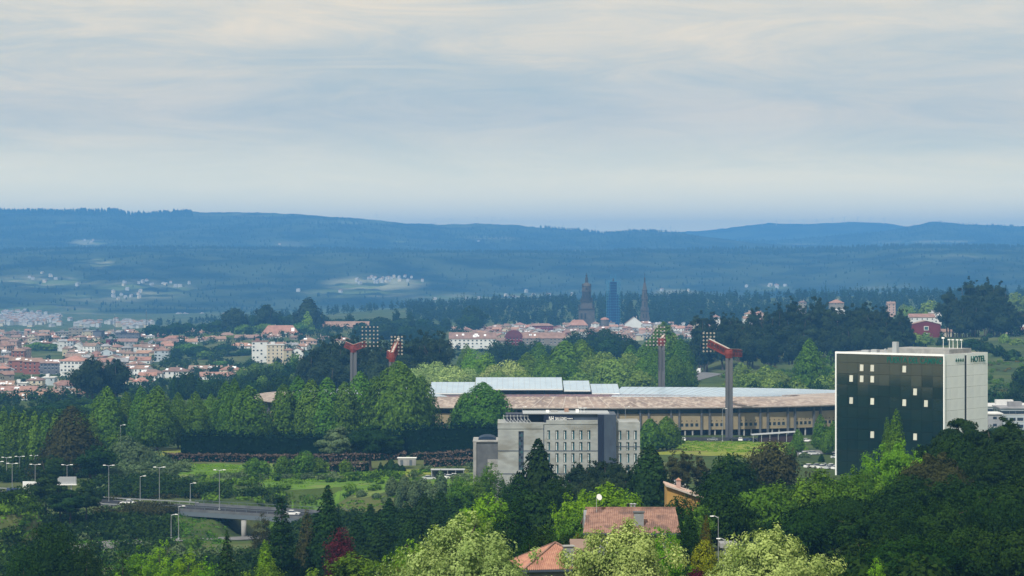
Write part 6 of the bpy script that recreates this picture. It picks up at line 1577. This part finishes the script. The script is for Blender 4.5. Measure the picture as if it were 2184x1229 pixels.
# trees along the crests of the far hills
m_far = surf('far_tree_leaves', (0.014, 0.027, 0.015), rough=1.0, spec=0)
def crest(name, hill, areas, seed, leaf=3.2):
    g_ = np.random.default_rng(seed); V = []; T = []
    for (x0, x1, d0, d1, cnt, h0, h1) in areas:
        d = d0 + (d1-d0)*g_.random(cnt); px = x0 + (x1-x0)*g_.random(cnt)
        for i in range(cnt):
            x = X(px[i], d[i]); z = hill_z(hill, x, d[i]); py_ = HY - z/d[i]*F
            if any(((px[i]-f[0])/f[2])**2 + ((py_-f[1])/f[3])**2 < 1.0 and g_.random() < f[4]*.95 for f in FIELDS[hill]): continue
            h = g_.uniform(h0, h1); w = h*g_.uniform(.35, .6)
            ang = g_.random()*3.14; c, s = math.cos(ang), math.sin(ang)
            base = np.array([[-w/2, 0, -3], [0, -w/2, -3], [w/2, 0, -3], [0, w/2, -3]]); mid = np.array([[-w/2, 0, h*.45], [0, -w/2, h*.5], [w/2, 0, h*.4], [0, w/2, h*.5]]); tip = np.array([[-w*.1, 0, h], [0, -w*.1, h], [w*.1, 0, h], [0, w*.1, h]])
            R = np.array([[c, -s, 0], [s, c, 0], [0, 0, 1]]); o = np.array([x, d[i], z])
            V.append(np.concatenate([base, mid, tip])@R.T + o); T += [g_.random()]*9
    V = np.concatenate(V); k = len(V)//12; Fc = []
    b = np.arange(k)*12
    for r in range(2):
        for q in range(4): Fc.append(np.stack([b+r*4+q, b+r*4+(q+1) % 4, b+(r+1)*4+(q+1) % 4, b+(r+1)*4+q], 1))
    Fc.append(np.stack([b+8, b+9, b+10, b+11], 1))
    me = np_mesh(name, V, np.concatenate(Fc), m_far)
    return tag(link(name, me), kind='stuff')
crest('hill_forest', 'near_hill', [(-100, 2300, 8850, 9230, 4600, 7, 13), (-100, 2300, 6000, 8850, 2600, 6, 11)], 41)
crest('ridge_forest', 'far_hill', [(-50, 410, 12900, 13230, 900, 12, 24), (1150, 1420, 13000, 13200, 200, 10, 16), (-50, 1500, 10600, 12900, 2500, 8, 14)], 42)
crest('east_forest', 'east_hill', [(1300, 2300, 12000, 14750, 1800, 8, 16)], 43)
# villages scattered on the far slopes
m_vwall = surf('village_wall', (0.42, 0.43, 0.42), rough=.9)
def village(label, spots, seed, hill=None, size=(7, 11)):
    g_ = random.Random(seed); mb = MB()
    for (fx, fy, rx, ry, cnt) in spots:
        for _ in range(int(cnt*(.22 if hill else .8))):
            a = g_.gauss(0, .5); b = g_.gauss(0, .5); px = fx+rx*a; py = fy+ry*b
            # walk out along the line of sight until it meets the ground
            d = 3500 if hill is None else HILLS[hill][1][0]; end = 6900 if hill is None else HILLS[hill][1][69]; zf = ground if hill is None else (lambda x, y: hill_z(hill, x, y))
            while d < end and zf(X(px, d), d) < Z(py, d): d += 25
            if d >= end: continue
            x = X(px, d); z = zf(x, d); w = g_.uniform(*size); l_ = g_.uniform(6, 9); h = g_.uniform(4, 8); yaw = g_.uniform(0, 3.1)
            M = Matrix.Translation((x, d, z)) @ Matrix.Rotation(yaw, 4, 'Z')
            mb.box(-w/2, w/2, -l_/2, l_/2, -3, h, g_.choice([0, 0, 0, 2]), M)
            vs = [(-w/2-.4,-l_/2-.4,h),(w/2+.4,-l_/2-.4,h),(w/2+.4,l_/2+.4,h),(-w/2-.4,l_/2+.4,h),(-w/2,0,h+2.2),(w/2,0,h+2.2)]
            mb.add([M @ Vector(v) for v in vs], [(0,1,5,4),(2,3,4,5),(1,2,5),(3,0,4),(3,2,1,0)], g_.choice([1, 3, 3]))
    return tag(mb.build('far_village', [m_vwall, RF['terracotta'], W['cream'], RF['grey']]), kind='stuff')
village('', [(50, 684, 70, 11, 420), (20, 668, 40, 4, 50), (190, 694, 40, 5, 36), (277, 696, 34, 5, 90)], 1)
village('', [(310, 612, 80, 12, 80), (800, 600, 80, 10, 110), (860, 592, 40, 4, 20), (110, 590, 50, 8, 24), (90, 600, 60, 8, 20), (280, 632, 60, 8, 40), (1640, 613, 50, 3, 40), (420, 690, 80, 5, 30), (1180, 634, 90, 5, 30), (1005, 640, 100, 8, 24), (690, 625, 60, 6, 12), (1430, 624, 50, 5, 12)], 2, 'near_hill')
village('', [(195, 517, 22, 3, 20), (600, 525, 40, 3, 8), (1250, 539, 40, 1.5, 14), (1000, 515, 50, 3, 6)], 3, 'far_hill')

# ------------------------------------------------------------------ wind turbines on the far crests
def turbine_proto():
    root = empty('wind_turbine')
    MB().tube([(0, 0, -5), (0, 0, 42)], [1.6, .9], 8).build('tower', m_white, root)
    MB().box(-1.3, 1.3, -3, 3, 41.5, 44).build('nacelle', m_white, root)
    for k in range(3):
        b = MB().add([(-.6, -3.3, 1), (1.0, -3.3, 2), (.9, -3.3, 8), (.2, -3.3, 22), (-.3, -3.1, 22), (-.6, -3.0, 8)], [(0,1,2,5), (5,2,3,4), (5,2,1,0), (4,3,2,5)]).build('blade', m_white, root)
        b.location = (0, 0, 43); b.rotation_euler = (0, k*2.0944, 0)
    return root
tp = turbine_proto(); first = True
TS = [(803, 'far_hill'), (847, 'far_hill'), (928, 'far_hill'), (962, 'far_hill'), (1018, 'far_hill'), (1050, 'far_hill'), (1072, 'far_hill'), (1174, 'far_hill'), (1202, 'far_hill'), (1271, 'far_hill'), (1338, 'far_hill'), (1412, 'pale_hill'), (1430, 'pale_hill'),
      (1625, 'pale_hill'), (1656, 'pale_hill'), (1686, 'pale_hill'), (1714, 'pale_hill'), (1742, 'pale_hill'), (1776, 'pale_hill'), (1801, 'pale_hill'), (1829, 'pale_hill'), (1858, 'pale_hill'), (1885, 'pale_hill')]
for i, (px_, hl) in enumerate(TS):
    o = tp if first else copy_tree(tp); first = False
    d_ = 13150 if hl == 'far_hill' else 17400; x_ = X(px_, d_)
    o.location = (x_, d_, hill_z(hl, x_, d_)-2); s_ = .85 if hl == 'far_hill' else 1.0; o.scale = (s_, s_, s_)
    for k, b in enumerate([c for c in o.children if c.name.startswith('blade')]): b.rotation_euler = (0, k*2.0944 + i*.7, 0)
    tag(o, f'faint white wind turbine, {ordn(i)} from left along the far hill crests', 'wind turbine', 'wind turbines on the far crests')

# ------------------------------------------------------------------ lamp posts
def lamp_post(px, top, d, arms, label, base=None, group='street lamps along the highway'):
    x = X(px, d); z0 = ground(x, d) if base is None else Z(base, d); H = Z(top, d)-z0
    root = empty('street_lamp', (x, d, z0)); tag(root, label, 'street lamp', group)
    MB().lathe([(.28, 0), (.28, .5)], 8).build('base', m_galv, root)
    r_ = min(1.0, d/700); MB().tube([(0, 0, 0), (0, 0, H*.6), (0, 0, H)], [.13*r_, .10*r_, .07*r_], 8).build('pole', m_lpost, root)
    q = .42 if d < 400 else .78
    for s in arms:
        s = s*q
        MB().tube([(0, 0, H-.15), (s*.9, 0, H+.05), (s*1.5, 0, H+.1)], [.06, .05, .05], 6).build('arm', m_galv, root)
        MB().add([(s*1.3, -.22*q, H+.0), (s*2.4, -.18*q, H+.08*q), (s*2.4, .18*q, H+.08*q), (s*1.3, .22*q, H+.0), (s*1.35, -.15*q, H+.28*q), (s*2.3, -.1*q, H+.22*q), (s*2.3, .1*q, H+.22*q), (s*1.35, .15*q, H+.28*q)],
                 [(0,1,2,3),(7,6,5,4),(0,4,5,1),(1,5,6,2),(2,6,7,3),(3,7,4,0)]).build('lamp_head', m_white, root)
LP = [(14, 976, 900, (-1, 1), None), (26, 989, 815, (-1, 1), None), (42, 974, 905, (-1, 1), None), (74, 972, 910, (-1, 1), None), (75, 991, 820, (-1, 1), None), (143, 992, 800, (-1, 1), None),
      (232, 993, 784, (-1, 1), 1075), (340, 997, 765, (-1, 1), 1082), (468, 1003, 752, (-1, 1), 1088), (-4, 985, 840, (-1, 1), None)]
for i, (px_, t_, d_, a_, b_) in enumerate(sorted(LP)):
    lamp_post(px_, t_, d_, a_, f'double armed street lamp, {ordn(i)} from left along the highway', b_)
for i, (px_, t_, d_, b_) in enumerate([(299, 1016, 790, None), (406, 1031, 785, None), (365, 1098, 700, None), (381, 1080, 700, None), (257, 907, 930, None), (1195, 905, 640, None)][:5]):
    lamp_post(px_, t_, d_, (1,), f'single armed street lamp, {ordn(i)} of those off the highway', b_, 'single street lamps off the highway')
lamp_post(1532, 1102, 300, (-1,), 'tall street lamp beside the yellow bush at the bottom right', None, None)
lamp_post(1547, 1150, 280, (-1,), 'lower street lamp peeking up left of the bottom right pale poplar', None, None)
lamp_post(1541, 872, 1015, (1,), 'slender lamp post before the stadium wall left of the big mast', None, 'lamps by the stadium')
lamp_post(1114, 868, 1010, (1,), 'lamp post before the stadium left of the concrete hotel roof', None, 'lamps by the stadium')
lamp_post(1334, 868, 1015, (1,), 'lamp post before the stadium right of the concrete hotel roof', None, 'lamps by the stadium')

# ------------------------------------------------------------------ highway sign seen from behind
d_ = 790; x_ = X(143, d_); z0 = ground(x_, d_); sg = empty('road_sign', (x_, d_, z0)); tag(sg, 'large pale road sign board on posts above the highway at left', 'road sign')
k = d_/F
MB().box(-20*k, 20*k, -.1, .1, Z(1032, d_)-z0, Z(1017, d_)-z0).build('board', m_galv, sg)
for i in range(8):
    xx = (-17.5+5*i)*k; MB().box(xx-.12, xx+.12, -.25, -.1, Z(1032, d_)-z0, Z(1018, d_)-z0).build('stiffener', m_galv, sg)
MB().box(-21*k, 21*k, -.9, .3, Z(1034.5, d_)-z0, Z(1032.5, d_)-z0).build('walkway', m_white, sg)
for s in (-8, 9): MB().box(s*k-.2, s*k+.2, -.1, .3, -1, Z(1032, d_)-z0).build('post', m_galv, sg)

# ------------------------------------------------------------------ vehicles
m_tyre = surf('tyre', (0.012, 0.012, 0.013), rough=.9)
m_rim = surf('rim', (0.5, 0.5, 0.5), rough=.3, metal=.8)
def carmat(n, c): return surf(n, c, rough=.25, spec=.6)
CM = {'white': carmat('white_car_paint', (.8, .8, .8)), 'black': carmat('black_car_paint', (.02, .02, .022)), 'silver': carmat('silver_car_paint', (.5, .52, .54)), 'dark blue': carmat('blue_car_paint', (.03, .05, .12)), 'red': carmat('red_car_paint', (.4, .02, .02)), 'grey': carmat('grey_car_paint', (.2, .21, .22))}
wheel_me = MB().lathe([(.32, -.11), (.34, -.06), (.34, .06), (.32, .11)], 14).mesh('wheel', m_tyre)
rim_me = MB().lathe([(.2, -.12), (.2, .12)], 10).mesh('rim', m_rim)
def extr(prof, y0, y1, m=0, inset=0.0, mb=None):
    """side profile (x, z) pulled across the car, the top edge drawn in"""
    mb = mb or MB(); n = len(prof); zs = [p[1] for p in prof]; zm, zM = min(zs), max(zs); vs = []
    for y in (y0, y1):
        for x, z in prof:
            t = (z-zm)/(zM-zm); vs.append((x, y*(1-inset*t), z))
    return mb.add(vs, [tuple(range(n-1, -1, -1)), tuple(range(n, 2*n))] + [(i, (i+1) % n, n+(i+1) % n, n+i) for i in range(n)], m)
car_cache = {}
def car(px, py, d, color, yaw, label, group=None, gz=None, van=False):
    key = (color, van)
    p = X(px, d); z = ground(p, d) if gz is None else gz
    if key in car_cache: root = copy_tree(car_cache[key])
    else:
        root = empty('van' if van else 'car')
        if van:
            body = [(-2.5, .35), (2.4, .35), (2.5, .9), (2.25, 1.3), (1.7, 2.2), (-2.5, 2.3)]
            b = extr(body, -.95, .95, 0, .06).build('body', CM[color], root)
            mb = MB(); mb.add([(1.76, -.78, 2.12), (1.76, .78, 2.12), (2.28, .84, 1.32), (2.28, -.84, 1.32)], [(0,1,2,3), (3,2,1,0)]); o = mb.build('windscreen', m_pane, root); o.location = (.03, 0, .02)
            for s in (-1, 1): MB().box(.4, 1.7, s*.93-.01, s*.93+.01, 1.35, 1.95).build('side_window', m_pane, root)
        else:
            body = [(-2.1, .3), (2.1, .3), (2.15, .62), (1.95, .78), (.95, .93), (-1.7, .98), (-2.1, .9)]
            extr(body, -.86, .86, 0, .05).build('body', CM[color], root)
            cab = [(-1.65, .96), (1.0, .92), (.25, 1.42), (-1.0, 1.45)]
            extr(cab, -.76, .76, 0, .14).build('windows', m_pane, root)
            extr([(.28, 1.40), (-1.05, 1.43), (-1.0, 1.49), (.2, 1.46)], -.70, .70, 0, .0).build('roof', CM[color], root)
        for s in (-1, 1): MB().box(2.08, 2.17, s*.62-.16, s*.62+.16, .6 if not van else .8, .74 if not van else .98).build('headlight', m_skyl, root)
        for sx in (-1.32, 1.35):
            for sy in (-1, 1):
                w = link('wheel', wheel_me, root); w.location = (sx, sy*.8, .34); w.rotation_euler = (math.pi/2, 0, 0)
                link('rim', rim_me, w)
        car_cache[key] = root
    root.location = (p, d, z); root.rotation_euler = (0, 0, yaw)
    tag(root, label, 'van' if van else 'car', group); return root
car(271, 1073, 771, 'white', math.pi-.1, 'white car driving on the highway left of the bridge', gz=Z(1076.5, 771))
car(624, 1098, 741, 'white', -.15, 'white car crossing the bridge', gz=Z(1099, 741), van=False)
car(32, 1062, 812, 'dark blue', -.1, 'dark car with a pale tail at the left edge of the highway', gz=Z(1056, 812), van=True)
tk = car(70, 1040, 828, 'white', .2, 'white truck cab emerging behind the pines on the highway', gz=Z(1048, 828), van=True); tk.scale = (1.3, 1.3, 1.4)
car(1491, 797, 1690, 'white', 1.4, 'white van parked on the road on the hill behind the stadium', van=True).scale = (1.4, 1.3, 1.4)
APR = [(1428, 'silver'), (1458, 'white'), (1520, 'grey'), (1567, 'black'), (1579, 'white'), (1592, 'dark blue'), (1602, 'black'), (1622, 'white'), (1634, 'silver'), (1720, 'white')]
for i, (px_, c_) in enumerate(APR):
    car(px_, 932, 1021, c_, .1 + (i % 3)*1.4, f'{c_} car, {ordn(i)} from left parked before the stadium', 'cars parked before the stadium')
PK = [(1735, 970, 'silver', 918, .2), (1718, 972, 'white', 915, .4), (1776, 964, 'white', 930, .3), (1784, 978, 'silver', 905, 0), (1756, 1000, 'white', 838, .5), (1772, 1001, 'silver', 836, .6), (1786, 1002, 'white', 834, .6), (1745, 992, 'grey', 846, .3), (1760, 994, 'silver', 848, .2), (1775, 994, 'white', 847, .2), (1728, 998, 'white', 842, .4)]
for i, (px_, py_, c_, d_, yw) in enumerate(sorted(PK)):
    car(px_, py_, d_, c_, yw, f'{c_} car, {ordn(i)} from left in the car park beside the glass hotel', 'cars parked by the glass hotel')
for i, (px_, d_, c_) in enumerate([(1424, 690, 'white'), (1438, 694, 'white'), (1452, 692, 'silver'), (1446, 706, 'white'), (915, 815, 'silver'), (960, 812, 'white'), (948, 818, 'silver'), (971, 815, 'white')]):
    car(px_, 0, d_, c_, .3*(i % 3), f'{c_} car, {ordn(i % 4)} from left ' + ('behind the thin eucalyptus trees' if i < 4 else 'in the small lot left of the annex'), 'cars in small lots', van=(i == 1))
# canopy of the bus shelter before the stadium
d_ = 1018; x0_ = X(1602, d_); x1_ = X(1696, d_); z0 = ground((x0_+x1_)/2, d_); sh_ = empty('shelter', ((x0_+x1_)/2, d_, z0)); tag(sh_, 'long dark shelter with a thin white sloping roof before the stadium', 'shelter')
w_ = (x1_-x0_)/2
MB().add([(-w_, -4, 3.0), (w_, -4, 4.2), (w_, 3, 4.2), (-w_, 3, 3.0), (-w_, -4, 2.85), (w_, -4, 4.05), (w_, 3, 4.05), (-w_, 3, 2.85)], [(0,1,2,3),(7,6,5,4),(0,4,5,1),(1,5,6,2),(2,6,7,3),(3,7,4,0)]).build('roof', m_galv, sh_)
MB().box(-w_+3, w_-.3, -3.0, 2.5, -.5, 2.9).build('wall', m_redbrick_s, sh_)
for i in range(6): xx = -w_+.5+(2*w_-1)*i/5; MB().box(xx-.1, xx+.1, -3.7, -3.5, -.3, 2.9+1.0*i/5).build('post', m_galv, sh_)
# white gate posts beside the big mast foot
# canopy roof of the small lot left of the annex
cp = empty('carport', (X(955, 820), 820, ground(X(955, 820), 820))); tag(cp, 'white edged carport roof left of the grey annex', 'carport')
MB().box(-5.5, 5.5, -2, 3, 2.6, 2.72).build('roof', m_galv, cp)
for i in range(5): xx = -5.2+10.4*i/4; MB().box(xx-.08, xx+.08, -1.9, -1.7, -.3, 2.6).build('post', m_galv, cp)
MB().box(-5.3, 5.3, 2.6, 2.8, -.3, 2.6).build('wall', m_conc_d, cp)
# small white block behind the pines
uh = empty('utility_hut', (X(868, 900), 900, ground(X(868, 900), 900))); tag(uh, 'small pale concrete hut right of the dark meadow pines', 'hut')
MB().box(-3.2, 3.2, -1.5, 1.5, -.5, 2.6).build('wall', m_conc, uh); MB().box(-3.4, 3.4, -1.7, 1.7, 2.6, 2.8).build('roof', m_white, uh)
for xx in (-1.8, 1.4): MB().box(xx-.5, xx+.5, -1.56, -1.5, 0, 2).build('door', m_steel_b, uh)
# two windows of the dark red house
for o in list(C.objects):
    if o.get('label', '').startswith('dark red gabled house with'):
        for zt in (8.4, 2.6):
            f_ = MB().box(-1.9, 1.9, -6.75, -6.5, zt, zt+3.4).build('window_frame', m_white, o)
            MB().box(-1.5, 1.5, -6.8, -6.75, zt+.4, zt+3.0).build('pane', m_nhglass, f_)
